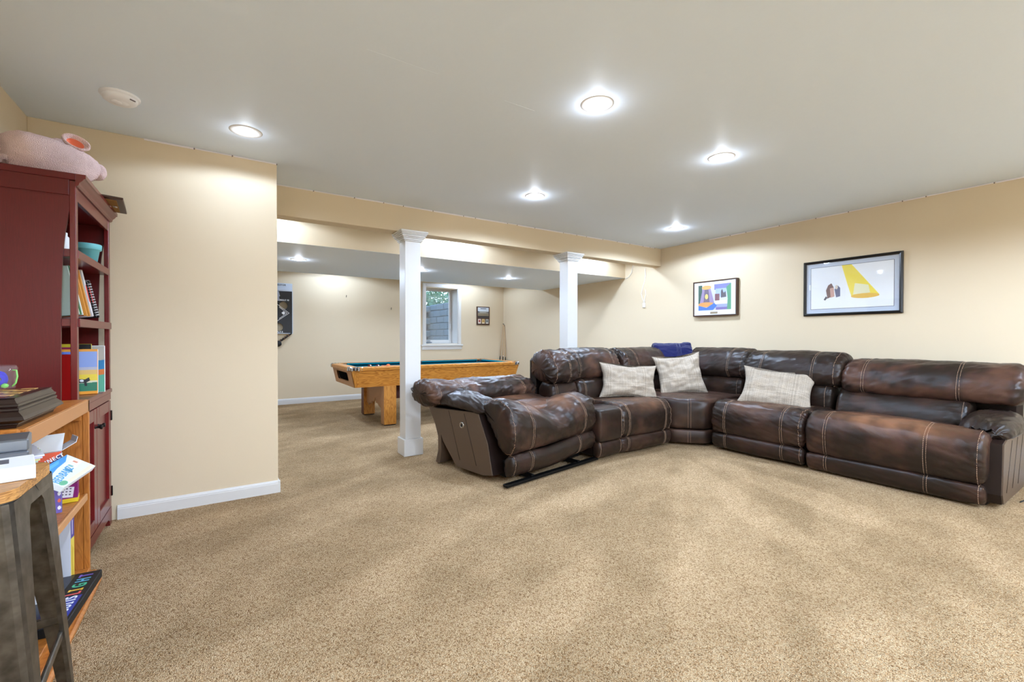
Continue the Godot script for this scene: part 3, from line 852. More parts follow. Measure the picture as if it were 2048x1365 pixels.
	cushion(t, "headrest_cushion", pv(HEAD), 0.50, {"seed": 15.0, "r": 0.06}, at(Vector3(0.24, 0.0, -0.20), -PI / 4))
	# --- armless recliner by the wall
	t = thing("sofa_recliner", "armless dark brown leather recliner by the right-hand wall, oatmeal pillow on it", "sofa recliner", Vector3(4.68, 0, -2.235), -PI / 2, grp)
	w = 0.865
	shell(t, w)
	cushion(t, "seat_cushion", pv(SEAT), w, {"crest": 0.55, "r": 0.04, "seed": 16.0, "seams": [-0.27, 0.27]})
	cushion(t, "footrest_cushion", pv(FOOT), w, {"crest": 0.35, "seed": 17.0, "worn": 0.4, "seams": [-0.28, 0.25], "single": [0.395], "wr": 0.008})
	cushion(t, "footrest_band", pv(BAND), w - 0.01, {"r": 0.03, "seed": 18.0, "seams": [-0.28, 0.25], "single": [0.40], "nu": 40})
	cushion(t, "lumbar_cushion", pv(LUMBAR), w - 0.02, {"seed": 19.0, "r": 0.045, "single": [0.36], "worn": 0.1})
	cushion(t, "headrest_cushion", pv(HEAD), w + 0.06, {"seed": 20.0, "r": 0.065, "worn": 0.12, "seams": [-0.27, 0.22], "single": [0.40], "wr": 0.009}, at(Vector3(0.03, 0.0, -0.015)))
	# --- end recliner with arm, cut by the right edge
	t = thing("sofa_recliner", "wide dark brown leather end recliner with padded arm and tan worn front edge", "sofa recliner", Vector3(4.68, 0, -1.22), -PI / 2, grp)
	w = 1.08
	shell(t, w, false)
	var rec := {"r": 0.05}
	cushion(t, "seat_cushion", pv(SEAT), w - 0.24, {"crest": 0.6, "r": 0.04, "seed": 21.0}, at(Vector3(-0.15, 0.0, 0)))
	cushion(t, "footrest_cushion", pv([0.24, 0.485, 0.34, 0.507, 0.44, 0.485, 0.50, 0.43, 0.525, 0.34, 0.52, 0.25, 0.495, 0.165, 0.44, 0.155, 0.37, 0.18, 0.33, 0.28, 0.26, 0.40]), w, {"crest": 1.0, "worn": 0.65, "seed": 22.0, "seams": [-0.385, 0.24], "single": [0.50], "wr": 0.005}, at(Vector3(-0.035, 0, 0)))
	cushion(t, "footrest_band", pv([0.495, 0.15, 0.51, 0.12, 0.505, 0.06, 0.475, 0.025, 0.44, 0.02, 0.41, 0.06, 0.41, 0.12, 0.44, 0.15]), w - 0.01, {"r": 0.03, "seed": 23.0, "seams": [-0.385, 0.24], "single": [0.505], "nu": 40, "worn": 0.5}, at(Vector3(-0.035, 0, 0)))
	cushion(t, "lumbar_cushion", pv([-0.02, 0.44, -0.03, 0.54, -0.09, 0.63, -0.16, 0.68, -0.24, 0.68, -0.30, 0.60, -0.30, 0.46, -0.15, 0.42]), w - 0.20, {"seed": 24.0, "r": 0.05, "single": [0.40], "worn": 0.5}, at(Vector3(-0.12, 0, -0.01)))
	var b2 := [-0.08, 0.645, -0.045, 0.71, -0.06, 0.80, -0.12, 0.885, -0.22, 0.93, -0.33, 0.93, -0.41, 0.88, -0.43, 0.79, -0.41, 0.69, -0.30, 0.645, -0.20, 0.635]
	cushion(t, "headrest_cushion", pv(b2), w + 0.06, {"seed": 25.0, "r": 0.075, "worn": 1.0, "seams": [-0.39, 0.22], "wr": 0.008, "urange": [0.0, 0.62]}, at(Vector3(0.03, 0.0, -0.02)))
	put("back_panel", slab(Vector3(-0.52, 0.10, -0.47), Vector3(0.54, 0.86, -0.38), 0.03), M["black brown leather"], t)
	arm(t, 1.0)
	# --- tipped-back recliner at the left end
	t = thing("sofa_recliner", "tipped-back brown leather recliner with sagging half-raised footrest at the sectional's end", "sofa recliner", Vector3(2.25, 0, -3.46), deg_to_rad(10.0), grp)
	w = 1.08
	var saggy := func(v: Vector3) -> Vector3:
		var k := smoothstep(0.24, 0.60, v.y)
		var s := exp(-pow((v.x - 0.02) / 0.20, 2)) * 0.115 * k
		v.y -= s; v.z += s * 0.15
		v.y += 0.045 * v.x * (1.0 - k * 0.9)
		v.y += 0.030 * k * exp(-pow((v.x + 0.47) / 0.12, 2))
		# folds that run down from the dip
		var fold := sin((v.x + (v.y - 0.3) * 0.35) * 62.0) * exp(-pow((v.x - 0.16) / 0.17, 2)) * smoothstep(0.20, 0.34, v.y)
		v.z += fold * 0.0042
		return v
	cushion(t, "footrest_cushion", pv([0.20, 0.56, 0.34, 0.615, 0.45, 0.61, 0.55, 0.56, 0.605, 0.47, 0.61, 0.36, 0.575, 0.275, 0.51, 0.255, 0.44, 0.29, 0.38, 0.38, 0.26, 0.50]), w, {"crest": 0.95, "worn": 0.6, "seed": 26.0, "seams": [-0.30, 0.36], "single": [-0.505], "wr": 0.007, "nu": 90, "nx": 90, "deform": saggy}, at(Vector3(0.0, 0.0, 0.0)))
	var tilt := func(v: Vector3) -> Vector3:
		v.y += 0.05 * v.x - 0.022 * exp(-pow((v.x + 0.05) / 0.25, 2))
		return v
	cushion(t, "footrest_band", pv([0.575, 0.252, 0.60, 0.20, 0.585, 0.13, 0.55, 0.095, 0.51, 0.10, 0.49, 0.15, 0.50, 0.22, 0.54, 0.252]), w - 0.02, {"r": 0.03, "seed": 27.0, "seams": [-0.30, 0.30], "single": [-0.49], "nu": 44, "worn": 0.25, "deform": tilt})
	cushion(t, "seat_cushion", pv([0.38, 0.47, 0.36, 0.53, 0.20, 0.55, 0.0, 0.54, -0.16, 0.56, -0.20, 0.46, -0.14, 0.36, 0.10, 0.34, 0.30, 0.35, 0.38, 0.40]), w - 0.26, {"crest": 0.5, "worn": 0.9, "r": 0.06, "seed": 28.0}, at(Vector3(0.12, 0.0, 0)))
	var swept := func(v: Vector3) -> Vector3:
		var k := smoothstep(-0.26, -0.60, v.x)
		v.z -= 0.11 * k; v.y += 0.02 * k
		return v
	cushion(t, "headrest_cushion", pv([-0.14, 0.585, -0.14, 0.645, -0.22, 0.705, -0.34, 0.735, -0.46, 0.725, -0.53, 0.675, -0.555, 0.60, -0.52, 0.53, -0.40, 0.49, -0.28, 0.50, -0.18, 0.53]), 1.23, {"seed": 29.0, "r": 0.085, "worn": 1.0, "c1": Color(0.125, 0.064, 0.042), "seams": [-0.32, 0.40], "single": [-0.53], "wr": 0.014, "wf": 4.0, "deform": swept}, at(Vector3(-0.06, 0.0, 0)))
	put("back_shell", prism_mesh(pv([-0.545, 0.60, -0.50, 0.52, -0.385, 0.36, -0.335, 0.25, -0.335, 0.12, -0.37, 0.012, -0.31, 0.012, -0.285, 0.14, -0.29, 0.28, -0.33, 0.40, -0.40, 0.54, -0.46, 0.62]), -0.565, 0.56), M["taupe vinyl side"], t, Transform3D(Basis(Vector3(0, 0, 1), Vector3.UP, Vector3(-1, 0, 0)), Vector3.ZERO))
	put("base", slab(Vector3(-0.35, 0.10, -0.28), Vector3(0.54, 0.36, 0.38), 0.02), M["black brown leather"], t)
	put("console_side", slab(Vector3(0.44, 0.10, -0.3), Vector3(0.55, 0.50, 0.30), 0.03), M["black brown leather"], t)
	# steel mechanism and floor rails under the raised footrest
	var ms := sta()
	bx(ms, Vector3(-0.01, 0.022, 0.575), Vector3(1.14, 0.022, 0.05), 0.003)
	bx(ms, Vector3(0.02, 0.09, 0.40), Vector3(0.94, 0.13, 0.08), 0.01)
	for x in [-0.28, 0.30]:
		bx(ms, Vector3(x, 0.03, 0.15), Vector3(0.03, 0.035, 0.86), 0.003)
		bx(ms, Vector3(x, 0.11, 0.38), Vector3(0.008, 0.035, 0.30), 0.001, Transform3D(Basis(Vector3.RIGHT, -0.5), Vector3(0, 0.12, -0.02)))
		bx(ms, Vector3(x + 0.02, 0.10, 0.38), Vector3(0.008, 0.03, 0.30), 0.001, Transform3D(Basis(Vector3.RIGHT, 0.4), Vector3(0, -0.09, 0.03)))
		tube(ms, PackedVector3Array([Vector3(x - 0.02, 0.10, 0.44), Vector3(x + 0.05, 0.10, 0.44)]), 0.014, 8)
	bx(ms, Vector3(0.0, 0.09, 0.30), Vector3(0.62, 0.02, 0.02), 0.002)
	put("steel_mechanism", fin(ms), M["black steel"], t)
	arm(t, -1.0)

func arm(t: Node3D, s: float):
	# outer arm at the unit's s side: vinyl side panel, leather front, puffed pad, power button
	var side := pv([-0.40, 0.50, 0.24, 0.53, 0.36, 0.30, 0.42, 0.06, 0.30, 0.035, -0.05, 0.035, -0.25, 0.22, -0.36, 0.40])
	if s > 0: side = pv([-0.40, 0.44, 0.30, 0.455, 0.40, 0.43, 0.43, 0.10, 0.40, 0.035, -0.25, 0.035, -0.36, 0.20, -0.40, 0.40])
	var rb := Transform3D(Basis(Vector3(0, 0, 1), Vector3.UP, Vector3(-1, 0, 0)), Vector3.ZERO)
	var x0 := 0.34; var x1 := 0.56
	put("arm_body", prism_mesh(side, -x0 * s, -x1 * s), M["black brown leather"], t, rb)
	var sm := PackedVector2Array(); var cc := Vector2(0.03, 0.28)
	for p in side: sm.append(cc + (p - cc) * 0.985)
	put("arm_side", prism_mesh(sm, -(x1 - 0.005) * s, -(x1 + 0.008) * s), M["taupe vinyl side"], t, rb)
	# seams down the side
	var st := sta()
	for k in ([-0.16, 0.06] if s < 0 else [-0.2, -0.02, 0.16]):
		tube(st, PackedVector3Array([Vector3((x1 + 0.0082) * s, 0.50 if s < 0 else 0.43, k), Vector3((x1 + 0.0082) * s, 0.10, k + 0.16)]), 0.0022, 5)
	put("arm_seam", fin(st), M["black brown leather"], t)
	var z0 := -0.43; var z1 := 0.31 if s < 0 else 0.36
	var L := z1 - z0
	var bend := func(v: Vector3) -> Vector3:
		# v.x runs along the arm, from back to front; the pad droops and thins towards its ends
		var k := v.x / (L / 2)
		v.y = 0.56 + (v.y - 0.56) * (1.0 - 0.22 * k * k) * (1.0 if s < 0 else 1.3)
		v.y += 0.030 - 0.035 * k * k - (0.012 if s < 0 else -0.01) * k
		v.z *= 1.0 - 0.12 * k * k
		return v
	var pad := [-0.13, 0.53, -0.135, 0.58, -0.08, 0.62, 0.0, 0.63, 0.08, 0.62, 0.135, 0.575, 0.13, 0.525, 0.06, 0.505, -0.06, 0.505]
	var lift := 0.0 if s < 0 else -0.085
	cushion(t, "arm_pad", pv(pad), L, {"r": 0.10, "nu": 56, "seed": 30.0 + s, "wr": 0.010, "wf": 6.5, "worn": 0.3, "deform": bend, "c1": Color(0.075, 0.05, 0.04)}, Transform3D(Basis(Vector3(0, 0, 1), Vector3.UP, Vector3(-1, 0, 0)), Vector3(0.455 * s, lift, (z0 + z1) / 2)))
	var pt := sta()
	# welt sewn round the pad's edge
	for sg in [-1.0, 1.0]:
		var pts := PackedVector3Array()
		for i in 21:
			var k := -1.0 + i / 10.0
			pts.append(Vector3(0.455 * s + sg * 0.137 * (1.0 - 0.12 * k * k) * sqrt(maxf(0.0, 1.0 - pow(absf(k), 6.0))), 0.572 + lift + 0.030 - 0.035 * k * k - (0.012 if s < 0 else -0.01) * k, (z0 + z1) / 2 + k * L / 2 * 0.985))
		tube(pt, pts, 0.0035, 5)
	put("arm_welt", fin(pt), M["black brown leather"] if s < 0 else M["tan thread"], t)
	if s < 0:
		var btn := put("power_button", lathe_mesh(PackedVector2Array([Vector2(0, 0.006), Vector2(0.016, 0.006), Vector2(0.018, 0.010), Vector2(0.026, 0.008), Vector2(0.028, 0.0)]), 24), M["chrome"], t, Transform3D(Basis(Vector3(0, 0, 1), PI / 2), Vector3(-(x1 + 0.007), 0.40, 0.03)))
		put("button_face", lathe_mesh(PackedVector2Array([Vector2(0, 0.0075), Vector2(0.008, 0.0075), Vector2(0.0155, 0.0062), Vector2(0.0155, 0.0)]), 20), M["black"], btn)

func shrink(p: PackedVector2Array, d: float) -> PackedVector2Array:
	var c := Vector2.ZERO
	for v in p: c += v / p.size()
	var q := PackedVector2Array()
	for v in p: q.append(v + (c - v).normalized() * d)
	return q

# upright cushion over a floor outline (x, z), rounded at its top and bottom edges
func puff_prism(t: Node3D, called: String, out: PackedVector2Array, y0: float, y1: float, r: float, wr: float):
	var n := 120
	var P := PackedVector2Array(); var tot := 0.0
	for i in out.size(): tot += out[i].distance_to(out[(i + 1) % out.size()])
	for k in n:
		var s := tot * k / n; var i := 0
		while s > out[i].distance_to(out[(i + 1) % out.size()]):
			s -= out[i].distance_to(out[(i + 1) % out.size()]); i += 1
		P.append(out[i].lerp(out[(i + 1) % out.size()], s / out[i].distance_to(out[(i + 1) % out.size()])))
	for it in 3:
		var Q := P.duplicate()
		for k in n: Q[k] = (P[(k + n - 1) % n] + P[k] * 2.0 + P[(k + 1) % n]) / 4.0
		P = Q
	var c := Vector2.ZERO
	for v in P: c += v / n
	var g := []; var cl := []
	var lv := []
	for k in 6: lv.append([y0 + r * (1.0 - cos(k * PI / 10)), r * (1.0 - sin(k * PI / 10)) * 1.0])
	for k in 6: lv.append([lerpf(y0 + r, y1 - r, (k + 1) / 7.0), -0.006 * sin(PI * (k + 1) / 7.0)])
	for k in 6: lv.append([y1 - r * (1.0 - sin(k * PI / 10)), r * (1.0 - cos(k * PI / 10))])
	for k in 8: lv.append([y1 + 0.012 * (k + 1) / 8.0, r + 0.30 * (k + 1) / 8.0])
	for l in lv:
		var row := PackedVector3Array(); var cr := PackedColorArray()
		for v in P:
			var d: float = l[1]
			var to := c - v
			var q := v + to.normalized() * minf(d, to.length() * 0.95)
			var nz := wr * n2.get_noise_3d(q.x * 9.0, l[0] * 14.0, q.y * 9.0)
			var p3 := Vector3(q.x, l[0] + nz * (1.0 if l[0] > y0 + 0.1 else 0.0), q.y) + Vector3(-to.normalized().x, 0, -to.normalized().y) * nz
			row.append(p3)
			var k := smoothstep(-0.2, 0.6, n1.get_noise_3d(p3.x * 3.0, p3.y * 3.0, p3.z * 3.0)) * 0.45 + 0.5 * smoothstep(y1 - 0.05, y1, p3.y) * 0.6
			cr.append(Color(0.024, 0.015, 0.0115).lerp(Color(0.115, 0.056, 0.035), clampf(k, 0, 1)))
		g.append(row); cl.append(cr)
	put(called, grid_mesh(g, true, cl), M["dark brown leather"], t)

func corner_thread(t: Node3D):
	# rows of thread down the chamfered front of the corner seat
	var a := Vector3(3.965 - 4.5, 0, -2.965 + 3.3); var b := Vector3(4.185 - 4.5, 0, -2.715 + 3.3)
	var n := Vector3(-(b - a).z, 0, (b - a).x).normalized(); var st := sta(); st.set_smooth_group(-1)
	var d := (b - a).normalized()
	for k in [0.47, 0.55]:
		var p := a.lerp(b, k)
		for i in 46:
			var y := 0.03 + i * 0.0102
			var y2 := y + 0.0064
			if y > 0.15 and y < 0.19: continue
			var f := func(yy: float) -> Vector3:
				var e := 0.0085
				if yy > 0.44: e -= (0.05 - sqrt(maxf(0.0, 0.0025 - pow(minf(yy, 0.49) - 0.445, 2))))
				elif yy < 0.165: e -= 0.012
				return p + n * e + Vector3(0, yy, 0)
			var A: Vector3 = f.call(y); var B: Vector3 = f.call(y2)
			quad(st, A - d * 0.0013, B - d * 0.0013, B + n * 0.002, A + n * 0.002, n - d)
			quad(st, A + d * 0.0013, B + d * 0.0013, B + n * 0.002, A + n * 0.002, n + d)
	put("stitching", fin(st), M["tan thread"], t).set_meta("kind", "stuff")

# ------------------------------------------------------------------ pillows and throw
func pillow(w: float, h: float, th: float, sd: float) -> ArrayMesh:
	var g := []; var n := 26
	for j in n * 2 + 1:
		var v := -1.0 + float(j) / n
		v = sin(v * PI / 2) * 0.4 + v * 0.6
		var row := PackedVector3Array()
		for side in [1.0, -1.0]:
			for i in n * 2:
				var u: float = (-1.0 + float(i) / n) * side
				u = sin(u * PI / 2) * 0.4 + u * 0.6
				var x := w / 2 * u * (1.0 - 0.15 * (1.0 - v * v) * absf(u))
				var y := h / 2 * v * (1.0 - 0.20 * (1.0 - u * u) * absf(v))
				var k := pow(maxf(0.0, (1.0 - u * u) * (1.0 - v * v)), 0.42)
				var z: float = th / 2 * k * side
				z += 0.016 * k * n2.get_noise_3d(x * 7.0 + sd, y * 7.0, sd) * side + 0.006 * side * k * n1.get_noise_3d(x * 22.0, y * 22.0, sd)
				var hook := 0.5 * n2.get_noise_2d(u * 1.3 + sd, v * 1.3) * 0.05
				row.append(Vector3(x, y, z + hook))
		g.append(row)
	return grid_mesh(g, true)

func build_pillows():
	var ps := [[Vector3(3.74, 0.655, -3.36), Vector3(-0.34, -0.48, -0.08), Vector3(0.66, 0.40, 0.17), "oatmeal tweed throw pillow with pointed corners, slumped on the armless seat beside the console"],
		[Vector3(4.47, 0.70, -3.24), Vector3(-0.32, -0.66, 0.12), Vector3(0.56, 0.50, 0.16), "square oatmeal tweed throw pillow standing in the sofa corner below the navy throw"],
		[Vector3(4.58, 0.625, -2.22), Vector3(-0.62, -1.15, -0.12), Vector3(0.66, 0.46, 0.16), "oatmeal tweed throw pillow leaning on the armless recliner at the right-hand wall"]]
	var k := 0.0
	for p in ps:
		var o := put("throw_pillow", pillow(p[2].x, p[2].y, p[2].z, k * 7.0 + 2.0), M["oatmeal tweed"], null, at3(p[0], p[1]))
		tag(o, p[3], "pillow", "oatmeal throw pillows on the sofa")
		k += 1.0
	# navy throw folded over the corner back
	var t := thing("throw_blanket", "navy blue plush throw folded over the back of the sofa corner", "blanket", Vector3(4.72, 0, -3.50), -PI / 4)
	var prof := pv([-0.035, 0.70, -0.02, 0.76, -0.035, 0.86, -0.10, 0.955, -0.20, 1.025, -0.30, 1.03, -0.40, 0.97, -0.445, 0.86, -0.445, 0.75, -0.46, 0.75, -0.465, 0.87, -0.42, 0.99, -0.31, 1.058, -0.19, 1.052, -0.08, 0.985, -0.015, 0.875, 0.002, 0.76, -0.018, 0.70])
	cushion(t, "cloth", prof, 0.47, {"nu": 110, "r": 0.012, "mat": M["navy plush"], "wr": 0.012, "wf": 3.0, "puff": 0.0, "worn": 0.0, "c0": Color(1, 1, 1)})
	var rd := PackedVector3Array(); var rd2 := PackedVector3Array()
	for q in [[-0.19, 1.053], [-0.08, 0.988], [-0.016, 0.88], [0.002, 0.78], [-0.01, 0.70]]:
		rd.append(Vector3(0.05, q[1], q[0])); rd2.append(Vector3(0.085, q[1], q[0]))
	var fs := sta(); tube(fs, rd, 0.009, 8); tube(fs, rd2, 0.009, 8)
	put("fold", fin(fs), M["navy plush"], t)

# ------------------------------------------------------------------ printed faces
# shapes: [colour, x0, y0, x1, y1, ...] filled polygons in 0..1 (y down), painted in order; [colour, "o", cx, cy, rx, ry] ellipses
func paint(w: int, h: int, bg: Color, shapes: Array) -> ImageTexture:
	var im := Image.create(w, h, false, Image.FORMAT_RGB8); im.fill(bg)
	for s in shapes:
		var c: Color = s[0]
		if s[1] is String:
			for y in range(maxi(0, int((s[3] - s[5]) * h)), mini(h, int((s[3] + s[5]) * h) + 1)):
				for x in range(maxi(0, int((s[2] - s[4]) * w)), mini(w, int((s[2] + s[4]) * w) + 1)):
					var dx: float = ((x + 0.5) / w - s[2]) / s[4]; var dy: float = ((y + 0.5) / h - s[3]) / s[5]
					if dx * dx + dy * dy <= 1.0: im.set_pixel(x, y, c)
		else:
			var p := PackedVector2Array(); var lo := Vector2(9, 9); var hi := Vector2(-9, -9)
			for i in range(1, s.size(), 2):
				var v := Vector2(s[i] * w, s[i + 1] * h); p.append(v); lo = lo.min(v); hi = hi.max(v)
			for y in range(maxi(0, int(lo.y)), mini(h, int(hi.y) + 1)):
				for x in range(maxi(0, int(lo.x)), mini(w, int(hi.x) + 1)):
					if Geometry2D.is_point_in_polygon(Vector2(x + 0.5, y + 0.5), p): im.set_pixel(x, y, c)
	return ImageTexture.create_from_image(im)

func rc(c: Color, x0: float, y0: float, x1: float, y1: float) -> Array:
	return [c, x0, y0, x1, y0, x1, y1, x0, y1]

func print_mat(tex: Texture2D, rough := 0.5) -> StandardMaterial3D:
	var m := StandardMaterial3D.new(); m.albedo_texture = tex; m.roughness = rough; m.resource_name = "printed sheet"
	return m

func col(c: Color, rough := 0.5) -> StandardMaterial3D:
	var key := "c" + c.to_html() + str(rough)
	if not M.has(key): mk(key, c, rough)
	return M[key]

# sheet with uv, w x h, facing +z, centred
func sheet(w: float, h: float) -> ArrayMesh:
	var st := sta()
	var p := [Vector3(-w / 2, h / 2, 0), Vector3(w / 2, h / 2, 0), Vector3(w / 2, -h / 2, 0), Vector3(-w / 2, -h / 2, 0)]
	var t := [Vector2(0, 0), Vector2(1, 0), Vector2(1, 1), Vector2(0, 1)]
	uvtri(st, [p[0], p[1], p[2]], [t[0], t[1], t[2]], Vector3(0, 0, 1))
	uvtri(st, [p[0], p[2], p[3]], [t[0], t[2], t[3]], Vector3(0, 0, 1))
	return st.commit()

# ------------------------------------------------------------------ pool table and cues
func build_pool():
	var x0 := 1.345; var x1 := 3.84; var z0 := -6.745; var z1 := -5.60; var yt := 0.765
	var cx := (x0 + x1) / 2; var cz := (z0 + z1) / 2
	var t := thing("pool_table", "oak pool table with teal cloth and square legs, beyond the white columns", "pool table", Vector3(cx, 0, cz))
	var hx := (x1 - x0) / 2; var hz := (z1 - z0) / 2
	var oak: Material = M["pool table oak"]; var up: Material = M["upright oak"]
	# rails with rounded noses, gaps left for the pockets
	var rp := pv([0.0, -0.045, 0.012, -0.045, 0.016, -0.012, 0.010, -0.003, 0.0, 0.0, -0.095, 0.0, -0.095, -0.04])
	for s in [-1.0, 1.0]:
		var st := sta()
		for k in [[-hx + 0.10, hx - 0.10]]:
			prism(st, rp, k[0], k[1], Transform3D(Basis(Vector3(0, 0, s), Vector3.UP, Vector3(1, 0, 0)), Vector3(0, yt, s * hz)))
		put("long_rail", fin(st), oak, t)
		var se := sta()
		prism(se, rp, -hz + 0.10, hz - 0.10, Transform3D(Basis(Vector3(s, 0, 0), Vector3.UP, Vector3(0, 0, 1)), Vector3(s * hx, yt, 0)))
		put("end_rail", fin(se), oak, t)
		# rubber cushions under cloth
		var cp := pv([-0.095, -0.004, -0.135, -0.006, -0.148, -0.016, -0.140, -0.028, -0.095, -0.045])
		var sc := sta()
		for k in [[-hx + 0.19, -0.055], [0.055, hx - 0.19]]:
			prism(sc, cp, k[0], k[1], Transform3D(Basis(Vector3(0, 0, s), Vector3.UP, Vector3(1, 0, 0)), Vector3(0, yt, s * hz)))
		put("long_cushion", fin(sc), M["felt cushion"], t)
		var sd := sta()
		prism(sd, cp, -hz + 0.19, hz - 0.19, Transform3D(Basis(Vector3(s, 0, 0), Vector3.UP, Vector3(0, 0, 1)), Vector3(s * hx, yt, 0)))
		put("end_cushion", fin(sd), M["felt cushion"], t)
	put("bed", slab(Vector3(-hx + 0.09, yt - 0.075, -hz + 0.09), Vector3(hx - 0.09, yt - 0.045, hz - 0.09), 0.002), M["felt"], t)
	for s in [-1.0, 1.0]:
		for sx in [-1.0, 0.0, 1.0]:
			var px: float = sx * (hx - 0.095); var pz: float = s * (hz - (0.095 if sx != 0.0 else 0.135))
			put("pocket", lathe_mesh(PackedVector2Array([Vector2(0.0, -0.12), Vector2(0.05, -0.11), Vector2(0.055, -0.01), Vector2(0.062, -0.004), Vector2(0.068, -0.008), Vector2(0.066, -0.05), Vector2(0.06, -0.13), Vector2(0.0, -0.13)]), 20), M["black"], t, at(Vector3(px, yt - 0.004, pz)))
			if sx != 0.0:
				# cast metal corner, lobed
				var cs := sta()
				for k in 7:
					var a := -0.35 + k * (PI / 2 + 0.7) / 6
					var d := Vector3(cos(a) * sx, 0, sin(a) * s)
					bx(cs, Vector3(0, 0, 0), Vector3(0.034, 0.05, 0.030), 0.009, Transform3D(Basis(Vector3.UP, -atan2(d.z, d.x)), Vector3(px, yt - 0.022 - 0.004 * (k % 2), pz) + d * (0.098 + 0.006 * (k % 2))))
				put("corner_casting", fin(cs), M["chrome"], t)
	# aprons, leaning in towards the floor; light corner blocks
	var yb := 0.508; var yu := 0.725
	for s in [-1.0, 1.0]:
		var st := sta(); st.set_smooth_group(-1)
		var a := Vector3(-hx + 0.06, yu, s * (hz - 0.005)); var b := Vector3(hx - 0.06, yu, s * (hz - 0.005)); var c := Vector3(hx - 0.09, yb, s * (hz - 0.055)); var d := Vector3(-hx + 0.09, yb, s * (hz - 0.055))
		var o := Vector3(0, 0, -s * 0.025)
		quad(st, a, b, c, d, Vector3(0, 0, s)); quad(st, a + o, b + o, c + o, d + o, Vector3(0, 0, -s)); quad(st, d, c, c + o, d + o, Vector3.DOWN)
		put("long_apron", fin(st), oak, t)
	for sx in [-1.0, 1.0]:
		# end apron with the ball-return slot cut out
		var op := 0.0
		var slot := [-0.30, 0.30, 0.57, 0.685] if sx < 0 else [0.0, 0.0, 0.6, 0.6]
		var st := sta(); st.set_smooth_group(-1)
		var P := func(y: float, z: float, off: float) -> Vector3:
			var k := (y - yb) / (yu - yb)
			return Vector3(sx * (hx - lerpf(0.055, 0.005, k) - off), y, z)
		var zl := [-hz + 0.055, slot[0], slot[1], hz - 0.055]
		for off in [0.0, 0.022]:
			for cell in [[zl[0], zl[1], yb, yu], [zl[2], zl[3], yb, yu], [zl[1], zl[2], yb, slot[2]], [zl[1], zl[2], slot[3], yu]]:
				if cell[0] == cell[1]: continue
				quad(st, P.call(cell[2], cell[0], off), P.call(cell[2], cell[1], off), P.call(cell[3], cell[1], off), P.call(cell[3], cell[0], off), Vector3(sx if off == 0.0 else -sx, 0, 0))
			# rounded slot corners
			if sx < 0:
				for zz in [0, 1]:
					for yy in [0, 1]:
						var cz0: float = slot[zz]; var cy0: float = slot[2 + yy]
						var ins := 1.0 if zz == 0 else -1.0; var iny := 1.0 if yy == 0 else -1.0
						for q in 5:
							var t0 := q * PI / 10; var t1 := (q + 1) * PI / 10
							var r := 0.035
							var A: Vector3 = P.call(cy0 + iny * r * (1 - sin(t0)), cz0 + ins * r * (1 - cos(t0)), off); var B: Vector3 = P.call(cy0 + iny * r * (1 - sin(t1)), cz0 + ins * r * (1 - cos(t1)), off)
							tri(st, P.call(cy0, cz0, off), A, B, Vector3(sx if off == 0.0 else -sx, 0, 0))
		put("end_apron", fin(st), M["leg panel ply"], t)
		if sx < 0:
			var bt := sta()
			bx(bt, Vector3(-hx + 0.13, 0.545, 0), Vector3(0.16, 0.012, 0.68), 0.0)
			bx(bt, Vector3(-hx + 0.24, 0.62, 0), Vector3(0.012, 0.16, 0.68), 0.0)
			bx(bt, Vector3(-hx + 0.15, 0.70, 0), Vector3(0.2, 0.006, 0.68), 0.0)
			for zz in [-0.335, 0.335]: bx(bt, Vector3(-hx + 0.15, 0.62, zz), Vector3(0.2, 0.16, 0.006), 0.0)
			put("ball_tray", fin(bt), M["black"], t)
		for s in [-1.0, 1.0]:
			var cs := sta(); cs.set_smooth_group(-1)
			var p := [Vector3(sx * (hx - 0.005), yu, s * (hz - 0.075)), Vector3(sx * (hx - 0.012), yu, s * (hz - 0.012)), Vector3(sx * (hx - 0.08), yu, s * (hz - 0.004))]
			var q := [Vector3(sx * (hx - 0.055), yb, s * (hz - 0.12)), Vector3(sx * (hx - 0.062), yb, s * (hz - 0.062)), Vector3(sx * (hx - 0.125), yb, s * (hz - 0.054))]
			for k in 2: quad(cs, p[k], p[k + 1], q[k + 1], q[k], Vector3(sx, 0, 0) if k == 0 else Vector3(0, 0, s))
			put("corner_block", fin(cs), up, t)
	put("frame_box", slab(Vector3(-hx + 0.16, 0.50, -hz + 0.13), Vector3(hx - 0.2, 0.69, hz - 0.13), 0.0), M["black"], t)
	# legs in pairs, joined by a notched board; a long beam between the pairs
	for sx in [-1.0, 1.0]:
		var lx: float = (1.84 - cx) if sx < 0 else (3.40 - cx)
		for s in [-1.0, 1.0]:
			var lz: float = s * 0.475
			put("leg", slab(Vector3(lx - 0.08, 0.012, lz - 0.065), Vector3(lx + 0.08, 0.51, lz + 0.065), 0.004), up, t)
			put("leg_side", slab(Vector3(lx - 0.083, 0.014, lz - 0.06), Vector3(lx - 0.080, 0.505, lz + 0.06), 0.001), M["leg panel ply"] if s > 0 else M["mahogany side"], t)
			put("foot", slab(Vector3(lx - 0.072, 0.0, lz - 0.058), Vector3(lx + 0.072, 0.013, lz + 0.058), 0.003), M["black"], t)
		var bd := pv([-0.41, 0.51, 0.41, 0.51, 0.41, 0.17, 0.22, 0.20, 0.12, 0.235, 0.045, 0.235, 0.03, 0.30, 0.0, 0.305, -0.03, 0.27, -0.05, 0.24, -0.17, 0.235, -0.18, 0.20, -0.27, 0.20, -0.30, 0.16, -0.41, 0.20])
		put("leg_board", prism_mesh(bd, 0.0, 0.02), M["leg panel ply"], t, Transform3D(Basis(Vector3(0, 0, 1), Vector3.UP, Vector3(-1, 0, 0)), Vector3(lx - 0.02, 0, 0)))
